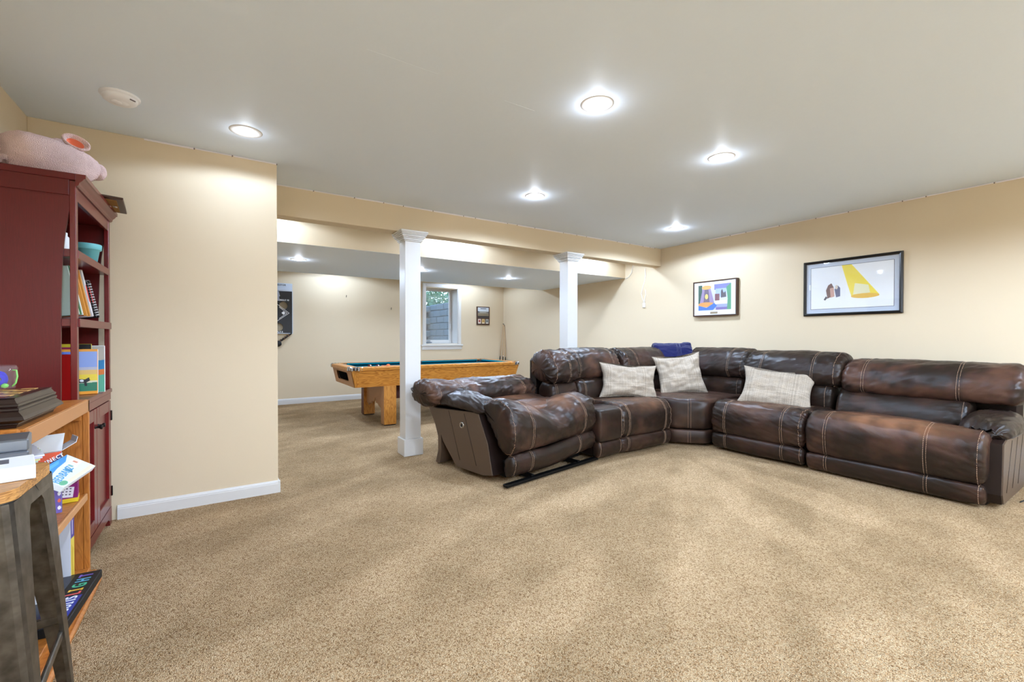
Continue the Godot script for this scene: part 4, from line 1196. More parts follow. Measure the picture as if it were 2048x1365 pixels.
	put("beam_board", slab(Vector3(1.92 - cx, 0.27, -0.02), Vector3(3.32 - cx, 0.50, 0.02), 0.002), M["mahogany side"], t)
	# balls and the rack on the cloth, balls in the return
	var by := yt - 0.045 + 0.0285
	var balls := [[Vector3(1.66, by, -5.92), "maroon ball", "maroon pool ball on the cloth near the table's corner casting"], [Vector3(1.745, by, -5.86), "violet ball", "violet and white pool ball between the maroon ball and the orange rack"],
		[Vector3(1.50, 0.581, -6.14), "ivory ball", "pale pool ball in the ball return slot, left of its neighbour"], [Vector3(1.505, 0.581, -6.05), "ivory ball", "pale pool ball in the ball return slot, right of its neighbour"]]
	for b in balls:
		var o := thing("pool_ball", b[2], "pool ball", b[0])
		var sp := SphereMesh.new(); sp.radius = 0.0285; sp.height = 0.057; sp.radial_segments = 28; sp.rings = 14
		put("ball", sp, M[b[1]], o)
		put("spot", lathe_mesh(PackedVector2Array([Vector2(0, 0.0289), Vector2(0.006, 0.0283), Vector2(0.010, 0.0270), Vector2(0.010, 0.0265)]), 16), M["ivory ball"], o, at3(Vector3.ZERO, Vector3(0.9, 0.4, 0)))
	var rk := thing("ball_rack", "orange plastic triangle rack lying on the pool table cloth", "rack", Vector3(1.93, yt - 0.045, -5.90), 0.25)
	var rs := sta()
	for k in 3:
		var a := TAU * k / 3 + 0.2; var b := TAU * (k + 1) / 3 + 0.2
		var A := Vector3(cos(a), 0, sin(a)) * 0.15; var B := Vector3(cos(b), 0, sin(b)) * 0.15
		var m := (A + B) / 2
		bx(rs, Vector3(0, 0.016, 0), Vector3((B - A).length(), 0.032, 0.012), 0.004, Transform3D(Basis(Vector3.UP, -atan2((B - A).z, (B - A).x)), m))
	put("rack_frame", fin(rs), M["orange plastic"], rk)
	var ob := thing("pool_ball", "orange pool ball resting inside the orange rack", "pool ball", Vector3(1.90, by, -5.90))
	var sp2 := SphereMesh.new(); sp2.radius = 0.0285; sp2.height = 0.057; sp2.radial_segments = 28; sp2.rings = 14
	put("ball", sp2, M["orange plastic"], ob)
	# cues in the far corner
	var cues := [[Vector3(5.06, 0.0, -8.26), Vector3(5.262, 1.44, -8.335), "pool cue leaning in the far corner, leftmost of three, butt out to the left"], [Vector3(5.13, 0.0, -8.17), Vector3(5.272, 1.43, -8.325), "pool cue leaning in the far corner, middle of three"], [Vector3(5.20, 0.0, -8.11), Vector3(5.278, 1.40, -8.31), "pool cue leaning in the far corner, rightmost of three, against the right-hand wall"]]
	for c in cues:
		var o := thing("pool_cue", c[2], "pool cue", c[0], 0.0, "cues in the corner")
		var d: Vector3 = c[1] - c[0]
		put("shaft", tube_mesh(PackedVector3Array([d * 0.5, d * 0.985]), 0.011, 10, 0.0065), col(Color(0.80, 0.66, 0.50), 0.35), o)
		put("grip", tube_mesh(PackedVector3Array([d * 0.02, d * 0.5]), 0.0145, 10, 0.011), M["dark frame"], o)
		put("joint", tube_mesh(PackedVector3Array([d * 0.495, d * 0.51]), 0.0118, 10), M["chrome"], o)
		put("ferrule", tube_mesh(PackedVector3Array([d * 0.985, d]), 0.0066, 10), M["dark frame"], o)

# ------------------------------------------------------------------ things on the walls and ceiling
func frame4(st: SurfaceTool, w: float, h: float, b: float, d: float, prof := 0.0):
	# mitred frame of outer size w x h, bar b, from z = 0 to z = d; prof raises the middle of the bar
	for k in 4:
		var a := k * PI / 2
		var hw := (w if k % 2 == 0 else h) / 2; var hh := (h if k % 2 == 0 else w) / 2
		var xf := Transform3D(Basis(Vector3(0, 0, 1), a), Vector3.ZERO)
		var o0 := Vector3(-hw, hh, 0); var o1 := Vector3(hw, hh, 0); var i0 := Vector3(-hw + b, hh - b, 0); var i1 := Vector3(hw - b, hh - b, 0)
		var m0 := (o0 + i0) / 2; var m1 := (o1 + i1) / 2
		var Z := Vector3(0, 0, 1)
		st.set_smooth_group(-1)
		quad(st, xf * o0, xf * o1, xf * (o1 + Z * d), xf * (o0 + Z * d), xf.basis * Vector3.UP)
		quad(st, xf * i0, xf * i1, xf * (i1 + Z * d), xf * (i0 + Z * d), xf.basis * Vector3.DOWN)
		quad(st, xf * (o0 + Z * d), xf * (o1 + Z * d), xf * (m1 + Z * (d + prof)), xf * (m0 + Z * (d + prof)), Z + xf.basis * Vector3.UP * 0.2)
		quad(st, xf * (i0 + Z * d), xf * (i1 + Z * d), xf * (m1 + Z * (d + prof)), xf * (m0 + Z * (d + prof)), Z + xf.basis * Vector3.DOWN * 0.2)
		quad(st, xf * o0, xf * o1, xf * i1, xf * i0, -Z)

func build_walls_decor():
	# smoke alarm
	var s := thing("smoke_alarm", "round white smoke alarm on the ceiling above the bookcase", "smoke alarm", Vector3(-0.425, HC, -3.085))
	put("mounting_plate", lathe_mesh(PackedVector2Array([Vector2(0, -0.012), Vector2(0.080, -0.012), Vector2(0.084, -0.006), Vector2(0.084, 0)]), 40), M["white plastic"], s)
	put("body", lathe_mesh(PackedVector2Array([Vector2(0, -0.040), Vector2(0.030, -0.040), Vector2(0.033, -0.037), Vector2(0.042, -0.037), Vector2(0.058, -0.034), Vector2(0.070, -0.026), Vector2(0.073, -0.016), Vector2(0.073, -0.010), Vector2(0.070, -0.008)]), 40), M["white plastic"], s)
	put("button", lathe_mesh(PackedVector2Array([Vector2(0, -0.0445), Vector2(0.016, -0.044), Vector2(0.021, -0.041), Vector2(0.021, -0.036)]), 28), M["white plastic"], s, at(Vector3(-0.012, 0, 0.01)))
	for k in 1:
		put("vent_slot", box_mesh(Vector3(0.028, 0.0045, 0.006), 0.001), M["grey gap"], s, Transform3D(Basis(Vector3.UP, 0.75), Vector3.ZERO) * Transform3D(Basis.IDENTITY, Vector3(0.012, -0.0262, 0.069)))
	# large picture: pale sheet with a yellow wedge of light
	var tex := paint(320, 200, Color(0.93, 0.93, 0.93), [[Color(0.93, 0.84, 0.18), 0.40, 0.0, 0.52, 0.0, 0.84, 0.72, 0.52, 0.74, 0.47, 0.45], [Color(0.90, 0.88, 0.72), 0.56, 0.44, 0.72, 0.50, 0.74, 0.68, 0.54, 0.70], [Color(0.89, 0.70, 0.16), "o", 0.68, 0.74, 0.165, 0.055],
		[Color(0.45, 0.30, 0.26), 0.20, 0.56, 0.23, 0.44, 0.27, 0.40, 0.30, 0.50, 0.29, 0.70, 0.22, 0.76], [Color(0.80, 0.62, 0.55), 0.25, 0.52, 0.30, 0.50, 0.31, 0.72, 0.26, 0.74], [Color(0.35, 0.36, 0.48), 0.31, 0.55, 0.35, 0.46, 0.38, 0.52, 0.38, 0.72, 0.33, 0.74],
		[Color(0.86, 0.80, 0.72), "o", 0.335, 0.50, 0.018, 0.05], [Color(0.25, 0.22, 0.25), 0.17, 0.78, 0.20, 0.70, 0.22, 0.74, 0.19, 0.80]])
	var L := thing("framed_picture", "large black-framed picture on the right-hand wall, pale sheet with a yellow wedge", "picture", Vector3(XR, 1.648, -1.862), -PI / 2)
	var fw := 0.835; var fh := 0.575
	var st := sta(); frame4(st, fw, fh, 0.026, 0.020, 0.006); put("frame", fin(st), M["dark frame"], L)
	put("mat_board", slab(Vector3(-fw / 2 + 0.02, -fh / 2 + 0.02, 0.004), Vector3(fw / 2 - 0.02, fh / 2 - 0.02, 0.009), 0.0), M["mat grey"], L)
	put("border_line", slab(Vector3(-0.352, -0.220, 0.006), Vector3(0.352, 0.220, 0.0095), 0.0), M["dark frame"], L)
	put("print", sheet(0.697, 0.433), print_mat(tex, 0.6), L, at(Vector3(0, 0, 0.0102)))
	put("label_tab", slab(Vector3(-0.366, -0.012, 0.009), Vector3(-0.352, 0.045, 0.0115), 0.0), M["paper white"], L)
	put("glass", slab(Vector3(-fw / 2 + 0.022, -fh / 2 + 0.022, 0.0125), Vector3(fw / 2 - 0.022, fh / 2 - 0.022, 0.0145), 0.0), M["picture glass"], L)
	# small deep-framed picture: plain coloured shapes
	var t2 := paint(240, 180, Color(0.80, 0.80, 0.86), [rc(Color(0.42, 0.42, 0.66), 0.50, 0.0, 1.0, 0.22), rc(Color(0.62, 0.70, 0.90), 0.54, 0.18, 0.86, 0.5), rc(Color(0.48, 0.25, 0.28), 0.52, 0.38, 0.66, 0.66), rc(Color(0.93, 0.91, 0.85), 0.50, 0.64, 0.88, 0.80), rc(Color(0.60, 0.62, 0.78), 0.52, 0.78, 0.90, 0.92), rc(Color(0.44, 0.36, 0.62), 0.55, 0.90, 1.0, 1.0),
		[Color(0.16, 0.55, 0.36), 0.86, 0.14, 1.0, 0.0, 1.0, 1.0, 0.88, 1.0, 0.90, 0.6], [Color(0.26, 0.20, 0.24), 0.70, 0.28, 0.74, 0.20, 0.78, 0.36, 0.84, 0.30, 0.86, 0.52, 0.70, 0.54],
		rc(Color(0.10, 0.32, 0.24), 0.0, 0.0, 0.12, 0.8), [Color(0.62, 0.54, 0.68), 0.14, 0.12, 0.38, 0.12, 0.50, 0.72, 0.04, 0.72], [Color(0.42, 0.36, 0.44), 0.20, 0.16, 0.32, 0.16, 0.36, 0.76, 0.16, 0.76], [Color(0.90, 0.66, 0.32), "o", 0.26, 0.10, 0.15, 0.08],
		[Color(0.90, 0.62, 0.28), "o", 0.24, 0.78, 0.27, 0.10], [Color(0.22, 0.46, 0.80), 0.0, 0.80, 0.26, 0.90, 0.50, 0.72, 0.58, 0.84, 0.46, 1.0, 0.0, 1.0], [Color(0.93, 0.80, 0.40), "o", 0.26, 0.46, 0.05, 0.10]])
	var S := thing("framed_picture", "small deep brown-framed colourful picture with white mat, beside the large black-framed one", "picture", Vector3(XR, 1.632, -3.30), -PI / 2)
	fw = 0.592; fh = 0.452
	st = sta(); frame4(st, fw, fh, 0.014, 0.052, 0.0); put("frame", fin(st), M["brown frame"], S)
	put("mat_board", slab(Vector3(-fw / 2 + 0.012, -fh / 2 + 0.012, 0.030), Vector3(fw / 2 - 0.012, fh / 2 - 0.012, 0.044), 0.0), M["paper white"], S)
	put("print", sheet(0.445, 0.325), print_mat(t2, 0.6), S, at(Vector3(0.0, 0.012, 0.0446)))
	put("name_plate", slab(Vector3(-0.055, -0.198, 0.044), Vector3(0.045, -0.172, 0.0455), 0.0005), col(Color(0.60, 0.52, 0.40), 0.4), S)
	put("glass", slab(Vector3(-fw / 2 + 0.014, -fh / 2 + 0.014, 0.0475), Vector3(fw / 2 - 0.014, fh / 2 - 0.014, 0.049), 0.0), M["picture glass"], S)
	# plaque by the window
	var t3 := paint(96, 96, Color(0.80, 0.82, 0.84), [rc(Color(0.62, 0.60, 0.56), 0, 0.38, 1, 0.55), [Color(0.36, 0.36, 0.38), 0.0, 0.32, 0.22, 0.46, 0.0, 0.55], [Color(0.45, 0.44, 0.42), 1.0, 0.36, 0.7, 0.48, 1.0, 0.55], rc(Color(0.52, 0.47, 0.38), 0, 0.55, 1, 0.8), rc(Color(0.22, 0.20, 0.20), 0, 0.8, 1, 1), rc(Color(0.25, 0.25, 0.28), 0.24, 0.08, 0.76, 0.15)])
	var P := thing("wall_plaque", "brown wall plaque with a field photograph and three cards, right of the window", "plaque", Vector3(4.765, 1.597, ZW))
	put("board", box_mesh(Vector3(0.32, 0.395, 0.02), 0.004, Vector3(0, 0, 0.01)), M["brown frame"], P)
	put("photograph", sheet(0.27, 0.225), print_mat(t3, 0.4), P, at(Vector3(0, 0.066, 0.0206)))
	var cc := [Color(0.86, 0.80, 0.76), Color(0.84, 0.72, 0.50), Color(0.66, 0.66, 0.64)]
	for k in 3:
		var tc := paint(32, 40, cc[k], [rc(Color(0.62, 0.25, 0.22) if k == 0 else (Color(0.70, 0.55, 0.30) if k == 1 else Color(0.40, 0.42, 0.42)), 0.25, 0.2, 0.75, 0.7), rc(Color(0.92, 0.9, 0.86), 0.1, 0.8, 0.9, 0.95)])
		put("card", sheet(0.073, 0.098), print_mat(tc, 0.4), P, at(Vector3(-0.094 + k * 0.094, -0.118, 0.0206)))
	# bean-bag baseball board, partly behind the short wall
	var B := thing("target_board", "black baseball toss board with round holes on the back wall, partly hidden", "game board", Vector3(0.62, 1.62, ZW))
	var cs := CSGCombiner3D.new(); cs.name = "board"; B.add_child(cs)
	var cb := CSGBox3D.new(); cb.name = "panel"; cb.size = Vector3(0.83, 0.70, 0.018); cb.position = Vector3(0, -0.065, 0.07); cs.add_child(cb)
	for h in [[0.285, 0.045], [0.215, -0.315], [-0.285, 0.045], [-0.215, -0.315], [0.0, 0.18]]:
		var cy := CSGCylinder3D.new(); cy.name = "hole"; cy.operation = CSGShape3D.OPERATION_SUBTRACTION; cy.radius = 0.066; cy.height = 0.1; cy.sides = 28; cy.rotation.x = PI / 2; cy.position = Vector3(h[0], h[1], 0.07)
		cs.add_child(cy)
	cs.material_override = col(Color(0.10, 0.085, 0.085), 0.5)
	st = sta(); frame4(st, 0.85, 0.72, 0.010, 0.082, 0.0)
	var pf := put("frame", fin(st), M["mat grey"], B, at(Vector3(0, -0.065, 0)))
	put("score_panel", slab(Vector3(-0.42, 0.30, 0.062), Vector3(0.42, 0.415, 0.080), 0.002), M["mat grey"], B)
	letters("word", "VISITOR", 0.030, M["black"], B, at(Vector3(0.245, 0.385, 0.0805)))
	letters("word", "SINGLE 10", 0.026, M["paper white"], B, at(Vector3(0.285, 0.135, 0.0795)))
	letters("word", "WALK 5", 0.026, M["paper white"], B, at(Vector3(0.215, -0.395, 0.0795)))
	var dl := sta()
	for q in [[0.37, -0.08, 0.0, 0.22], [0.37, -0.08, 0.0, -0.36], [0.34, -0.08, 0.22, 0.015], [0.34, -0.08, 0.22, -0.175]]:
		var a := Vector2(q[0], q[1]); var b := Vector2(q[2], q[3]); var d := b - a
		bx(dl, Vector3.ZERO, Vector3(d.length(), 0.0055, 0.001), 0.0, Transform3D(Basis(Vector3(0, 0, 1), d.angle()), Vector3((a.x + b.x) / 2, (a.y + b.y) / 2, 0.0796)))
	put("diamond_line", fin(dl), M["paper white"], B)
	put("home_plate", box_mesh(Vector3(0.042, 0.042, 0.001), 0.0), M["paper white"], B, Transform3D(Basis(Vector3(0, 0, 1), PI / 4), Vector3(0.285, -0.08, 0.0798)))
	put("cutout", prism_mesh(pv([0.03, 0.28, 0.215, 0.28, 0.235, 0.20, 0.22, 0.19, 0.225, 0.15, 0.20, 0.12, 0.03, 0.14]), 0.079, 0.081), col(Color(0.62, 0.62, 0.66), 0.6), B)
	# twisted cord with bean bags hanging from its corner
	var hc := thing("hanging_cord", "dark twisted cord with a black bag hanging below the baseball target board", "cord", Vector3(0.93, 1.18, ZW + 0.075))
	for k in 2:
		var pts := PackedVector3Array()
		for i in 17:
			var t := i / 16.0
			pts.append(Vector3(0.09 - 0.26 * t + 0.012 * sin(t * 26.0 + k * PI), 0.02 - 0.20 * t + 0.012 * cos(t * 26.0 + k * PI), 0.012 * sin(t * 26.0 + k * PI)))
		put("strand", tube_mesh(pts, 0.011, 6), M["dark frame"] if k == 0 else M["brown frame"], hc)
	put("bag", lathe_mesh(PackedVector2Array([Vector2(0, -0.05), Vector2(0.035, -0.042), Vector2(0.052, -0.01), Vector2(0.045, 0.025), Vector2(0.02, 0.045), Vector2(0, 0.05)]), 18), M["black"], hc, at3(Vector3(-0.105, -0.15, 0.0), Vector3(0.3, 0, 0.6)))
	put("tag", slab(Vector3(-0.19, -0.15, 0.0), Vector3(-0.145, -0.10, 0.03), 0.006), M["paper white"], hc)
	# little screw hooks left in the back wall
	for p in [[Vector3(1.93, 1.875, ZW), "tiny dark picture hook left in the back wall, higher of two"], [Vector3(2.755, 1.68, ZW), "tiny dark picture hook left in the back wall, lower of two"]]:
		var hk := thing("picture_hook", p[1], "hook", p[0])
		put("hook", tube_mesh(PackedVector3Array([Vector3(0, 0.02, 0.002), Vector3(0.004, 0.01, 0.012), Vector3(-0.004, -0.002, 0.012), Vector3(0.0, -0.016, 0.003)]), 0.005, 6), M["brown frame"], hk)
	# white cords on the right-hand wall between beam and soffit
	var c1 := thing("hanging_cord", "white cord with a small plug hanging down the right-hand wall under the beam", "cord", Vector3(XR - 0.012, 1.62, -4.44))
	put("cable", tube_mesh(PackedVector3Array([Vector3(0, 0.53, 0.02), Vector3(0, 0.42, 0.025), Vector3(0, 0.34, 0.005), Vector3(0, 0.25, -0.03), Vector3(0, 0.17, -0.055), Vector3(0, 0.10, -0.035), Vector3(0, 0.03, 0.0)]), 0.004, 6), M["white plastic"], c1)
	put("cable", tube_mesh(PackedVector3Array([Vector3(0, 0.22, 0.022), Vector3(0, 0.15, 0.03), Vector3(0, 0.09, 0.01), Vector3(0, 0.03, 0.004)]), 0.004, 6), M["white plastic"], c1)
	put("plug", slab(Vector3(-0.014, -0.045, -0.022), Vector3(0.010, 0.028, 0.018), 0.007), M["white plastic"], c1)
	var c2 := thing("hanging_cord", "thin white cord looping from the ceiling to the soffit's end", "cord", Vector3(XR - 0.01, 2.10, -4.74))
	put("cable", tube_mesh(PackedVector3Array([Vector3(0, 0.30, 0.14), Vector3(0, 0.19, 0.10), Vector3(0, 0.10, 0.075), Vector3(0, 0.02, 0.055), Vector3(0, -0.04, 0.0), Vector3(0, -0.055, -0.06)]), 0.0035, 6), M["white plastic"], c2)
	# charger and lead beside the end recliner
	var ad := thing("power_adapter", "white plug adapter on the wall beside the end recliner, at the right edge", "adapter", Vector3(XR, 0.21, -0.60), -PI / 2)
	put("outlet_plate", slab(Vector3(-0.06, -0.06, 0), Vector3(0.06, 0.06, 0.006), 0.003), M["white plastic"], ad)
	put("adapter", slab(Vector3(-0.04, -0.05, 0.006), Vector3(0.04, 0.02, 0.05), 0.008), M["white plastic"], ad)
	var ld := thing("power_lead", "thin black lead lying on the carpet beside the end recliner", "cord", Vector3(4.72, 0.006, -0.60))
	put("cable", tube_mesh(PackedVector3Array([Vector3(-0.14, 0, -0.02), Vector3(0.0, 0, 0.0), Vector3(0.2, 0, 0.06), Vector3(0.40, 0.0, 0.10), Vector3(0.52, 0.03, 0.04)]), 0.004, 6), M["black"], ld)
	# ball under the tipped-back recliner
	var bl := thing("toy_ball", "orange-brown ball under the arm of the tipped-back recliner", "ball", Vector3(1.885, 0.072, -3.13))
	var sp := SphereMesh.new(); sp.radius = 0.07; sp.height = 0.14; sp.radial_segments = 40; sp.rings = 20
	put("ball", sp, col(Color(0.62, 0.24, 0.10), 0.6), bl)
	var sm := sta()
	for k in 3:
		var pts := PackedVector3Array()
		for i in 25:
			var a := TAU * i / 24.0
			pts.append(Basis.from_euler(Vector3(0.4 + k * 1.05, 0.6 * k, 0.3)) * Vector3(cos(a), sin(a), 0) * 0.0702)
		tube(sm, pts, 0.0018, 4)
	put("ball_seam", fin(sm), M["black"], bl)
	put("patch", lathe_mesh(PackedVector2Array([Vector2(0, 0.0708), Vector2(0.010, 0.0700), Vector2(0.018, 0.0678)]), 14), M["paper white"], bl, at3(Vector3.ZERO, Vector3(1.25, 0.15, 0)))
	var sc := thing("paper_scrap", "small crumpled white scrap on the carpet by the recliner's floor rail", "scrap", Vector3(2.02, 0.004, -3.02), 0.4)
	var ss := sta(); ss.set_smooth_group(-1)
	quad(ss, Vector3(-0.03, 0, -0.01), Vector3(0.0, 0.014, -0.014), Vector3(0.004, 0.010, 0.014), Vector3(-0.026, 0.0, 0.014), Vector3.UP)
	quad(ss, Vector3(0.0, 0.014, -0.014), Vector3(0.03, 0.0, -0.008), Vector3(0.028, 0.002, 0.012), Vector3(0.004, 0.010, 0.014), Vector3.UP)
	put("paper", fin(ss), M["paper white"], sc)

# ------------------------------------------------------------------ burgundy bookcase and what is on it
func build_bookcase():
	var R: Material = M["burgundy paint"]; var Q: Material = M["burgundy plain"]
	var t := thing("bookcase", "tall burgundy bookcase with open shelves over two panelled doors, in the left corner", "bookcase", Vector3(-0.73, 0, -3.225), PI / 2)
	# local: x runs away from the camera (-0.385 near .. 0.385 far), z out of the front (0.18)
	var hw := 0.385; var zb := -0.172; var zf := 0.18
	# base carcass
	put("base_side", slab(Vector3(-hw, 0.0, zb), Vector3(-hw + 0.02, 0.80, zf - 0.02), 0.002), R, t)
	put("base_side", slab(Vector3(hw - 0.02, 0.0, zb), Vector3(hw, 0.80, zf - 0.02), 0.002), R, t)
	put("deck", slab(Vector3(-hw - 0.004, 0.80, zb), Vector3(hw + 0.004, 0.825, zf + 0.006), 0.004), Q, t)
	put("base_back", slab(Vector3(-hw + 0.02, 0.05, zb), Vector3(hw - 0.02, 0.80, zb + 0.01), 0.0), Q, t)
	put("top_rail", slab(Vector3(-hw, 0.757, zf - 0.02), Vector3(hw, 0.80, zf), 0.002), Q, t)
	# arched plinth
	var ap := pv([-hw, 0.0, -hw + 0.05, 0.0, -hw + 0.06, 0.03, -hw + 0.10, 0.05, hw - 0.10, 0.05, hw - 0.06, 0.03, hw - 0.05, 0.0, hw, 0.0, hw, 0.105, -hw, 0.105])
	put("plinth", prism_mesh(ap, zf - 0.02, zf), Q, t)
	for k in 2:
		var x0 := -hw + 0.012 if k == 0 else 0.002
		var x1 := -0.002 if k == 0 else hw - 0.012
		var d := sta()
		var f := 0.062
		for b in [[x0, x0 + f, 0.11, 0.752], [x1 - f, x1, 0.11, 0.752], [x0 + f, x1 - f, 0.11, 0.11 + f], [x0 + f, x1 - f, 0.752 - f, 0.752]]:
			bx(d, Vector3((b[0] + b[1]) / 2, (b[2] + b[3]) / 2, zf - 0.009), Vector3(b[1] - b[0], b[3] - b[2], 0.020), 0.0025)
		bx(d, Vector3((x0 + x1) / 2, 0.431, zf - 0.015), Vector3(x1 - x0 - 0.08, 0.56, 0.006), 0.0)
		var dd := put("door", fin(d), Q, t)
		put("knob", lathe_mesh(PackedVector2Array([Vector2(0, 0.030), Vector2(0.010, 0.030), Vector2(0.0125, 0.026), Vector2(0.012, 0.021), Vector2(0.006, 0.017), Vector2(0.005, 0.006), Vector2(0.009, 0.001), Vector2(0.009, 0)]), 20), M["dark steel"], dd, Transform3D(Basis(Vector3.RIGHT, PI / 2), Vector3(x1 - 0.03 if k == 0 else x0 + 0.03, 0.655, zf)))
		for y in [0.66, 0.20]:
			put("hinge", slab(Vector3((x0 - 0.009) if k == 0 else x1 - 0.003, y - 0.03, zf - 0.012), Vector3((x0 + 0.003) if k == 0 else x1 + 0.009, y + 0.03, zf + 0.007), 0.002), M["dark steel"], dd)
	# hutch: side panels whose front edges curve back below, thin posts in front of them
	var sp := pv([zb, 0.825, zf - 0.055, 0.825, zf - 0.052, 1.30, zf - 0.046, 1.50, zf - 0.036, 1.62, zf - 0.022, 1.72, zf - 0.020, 1.86, zb, 1.86])
	for s in [-1.0, 1.0]:
		put("hutch_side", prism_mesh(sp, -s * (hw - 0.012), -s * hw), R, t, Transform3D(Basis(Vector3(0, 0, 1), Vector3.UP, Vector3(-1, 0, 0)), Vector3.ZERO))
		put("post", slab(Vector3(minf(s * hw, s * (hw - 0.036)), 0.825, zf - 0.022), Vector3(maxf(s * hw, s * (hw - 0.036)), 1.86, zf), 0.002), Q, t)
		put("side_band", slab(Vector3(minf(s * hw, s * (hw + 0.006)), 1.79, zb), Vector3(maxf(s * hw, s * (hw + 0.006)), 1.862, zf - 0.022), 0.002), R, t)
	put("hutch_back", slab(Vector3(-hw + 0.012, 0.825, zb), Vector3(hw - 0.012, 1.86, zb + 0.008), 0.0), Q, t)
	put("hutch_top", slab(Vector3(-hw + 0.012, 1.80, zb), Vector3(hw - 0.012, 1.815, zf - 0.02), 0.0), Q, t)
	put("frieze", slab(Vector3(-hw + 0.036, 1.775, zf - 0.02), Vector3(hw - 0.036, 1.845, zf - 0.001), 0.002), Q, t)
	for y in [1.545, 1.222]:
		put("shelf", slab(Vector3(-hw + 0.012, y - 0.036, zb), Vector3(hw - 0.012, y, zf - 0.002), 0.002), Q, t)
	put("shelf_lip", slab(Vector3(-hw + 0.030, 1.184, zf - 0.02), Vector3(hw - 0.004, 1.223, zf + 0.006), 0.002), Q, t)
	put("shelf_lip", slab(Vector3(-hw + 0.034, 1.507, zf - 0.02), Vector3(hw - 0.034, 1.546, zf + 0.002), 0.002), Q, t)
	# crown
	var cp := pv([0.0, 1.835, 0.006, 1.835, 0.012, 1.842, 0.014, 1.852, 0.024, 1.862, 0.030, 1.872, 0.036, 1.874, 0.036, 1.892, 0.0, 1.892])
	put("crown", prism_mesh(cp, -hw - 0.006, hw + 0.006), Q, t, Transform3D(Basis(Vector3(0, 0, 1), Vector3.UP, Vector3(-1, 0, 0)), Vector3(0, 0, zf)))
	put("top_board", slab(Vector3(-hw - 0.008, 1.862, zb), Vector3(hw + 0.008, 1.892, zf + 0.002), 0.002), R, t)
	# ---- shelf contents
	var pot := thing("flower_pot", "small pale turquoise flower pot on the bookcase's top shelf", "flower pot", Vector3(-0.618, 1.547, -3.43))
	put("pot", lathe_mesh(PackedVector2Array([Vector2(0.0, 0.004), Vector2(0.036, 0.0), Vector2(0.040, 0.002), Vector2(0.052, 0.080), Vector2(0.059, 0.082), Vector2(0.061, 0.086), Vector2(0.062, 0.112), Vector2(0.060, 0.115), Vector2(0.055, 0.114), Vector2(0.050, 0.08), Vector2(0.036, 0.02), Vector2(0.0, 0.02)]), 36), col(Color(0.45, 0.76, 0.78), 0.5), pot)
	var jr := thing("white_canister", "small white canister on the top shelf, glimpsed behind the bookcase post", "canister", Vector3(-0.645, 1.547, -3.03))
	put("canister", lathe_mesh(PackedVector2Array([Vector2(0, 0.0), Vector2(0.032, 0.0), Vector2(0.034, 0.004), Vector2(0.034, 0.078), Vector2(0.028, 0.084), Vector2(0.028, 0.10), Vector2(0, 0.104)]), 24), M["paper white"], jr)
	var g := "leaning books on the bookcase's middle shelf"
	var bk := [
		[-3.00, 0.24, 0.012, Color(0.70, 0.76, 0.70), 0.14, "thin pale green book glimpsed beside the bookcase post, nearest of the leaning row"],
		[-3.035, 0.245, 0.016, Color(0.16, 0.42, 0.24), 0.15, "dark green book glimpsed beside the bookcase post, second of the leaning row"],
		[-3.07, 0.24, 0.012, Color(0.86, 0.88, 0.84), 0.15, "thin white book glimpsed beside the bookcase post, behind the dark green one"],
		[-3.15, 0.225, 0.012, Color(0.55, 0.25, 0.10), 0.16, "brown book with an orange edge leaning on the middle shelf beside the post"],
		[-3.215, 0.245, 0.016, Color(0.80, 0.80, 0.82), 0.17, "grey-white sleeved book leaning between the brown book and the red-patched one"],
		[-3.285, 0.255, 0.022, Color(0.88, 0.87, 0.87), 0.17, "white book with a red patch on its spine leaning on the middle shelf"],
		[-3.37, 0.20, 0.018, Color(0.12, 0.12, 0.13), 0.22, "black spiral-bound notebook leaning beside the white book with red patch"],
		[-3.435, 0.215, 0.022, Color(0.09, 0.09, 0.10), 0.26, "black notebook with pale edges at the end of the leaning row"]]
	for b in bk:
		var o := thing("book", b[5], "book", Vector3(-0.66, 1.2225, b[0] - 0.03), 0.0, g)
		o.rotation = Vector3(b[4], 0, 0.15)
		o.position.y += 0.0135
		var bw := 0.17
		put("cover", slab(Vector3(-bw / 2, 0, -b[2]), Vector3(bw / 2, b[1], 0.0), 0.0015), col(b[3], 0.35), o)
		put("page_block", slab(Vector3(-bw / 2 + 0.004, 0.003, -b[2] + 0.002), Vector3(bw / 2 - 0.004, b[1] + 0.001, -0.002), 0.0), M["paper white"], o)
		if b[5].contains("red patch"):
			put("red_patch", prism_mesh(pv([0.002, 0.085, 0.020, 0.075, 0.021, 0.165, 0.012, 0.175, 0.003, 0.165]), bw / 2, bw / 2 + 0.0008), col(Color(0.82, 0.12, 0.10), 0.4), o, Transform3D(Basis(Vector3(0, 0, -1), Vector3.UP, Vector3(1, 0, 0)), Vector3.ZERO))
			put("red_patch", slab(Vector3(-0.02, 0.08, 0.0), Vector3(0.075, 0.17, 0.0008), 0.0), col(Color(0.82, 0.12, 0.10), 0.4), o)
		if b[5].contains("brown book"):
			put("edge_band", slab(Vector3(bw / 2 - 0.012, 0, -b[2] - 0.0006), Vector3(bw / 2 + 0.0006, b[1], 0.0006), 0.0), col(Color(0.88, 0.60, 0.25), 0.4), o)
		if b[5].contains("spiral"):
			var sp2 := sta()
			for k in 13:
				var pts := PackedVector3Array()
				for i in 9:
					var a := TAU * i / 8.0
					pts.append(Vector3(bw / 2 + 0.003 + cos(a) * 0.009, 0.012 + k * 0.0145, -b[2] / 2 + sin(a) * 0.013))
				tube(sp2, pts, 0.0016, 4)
			put("spiral", fin(sp2), M["paper white"], o)
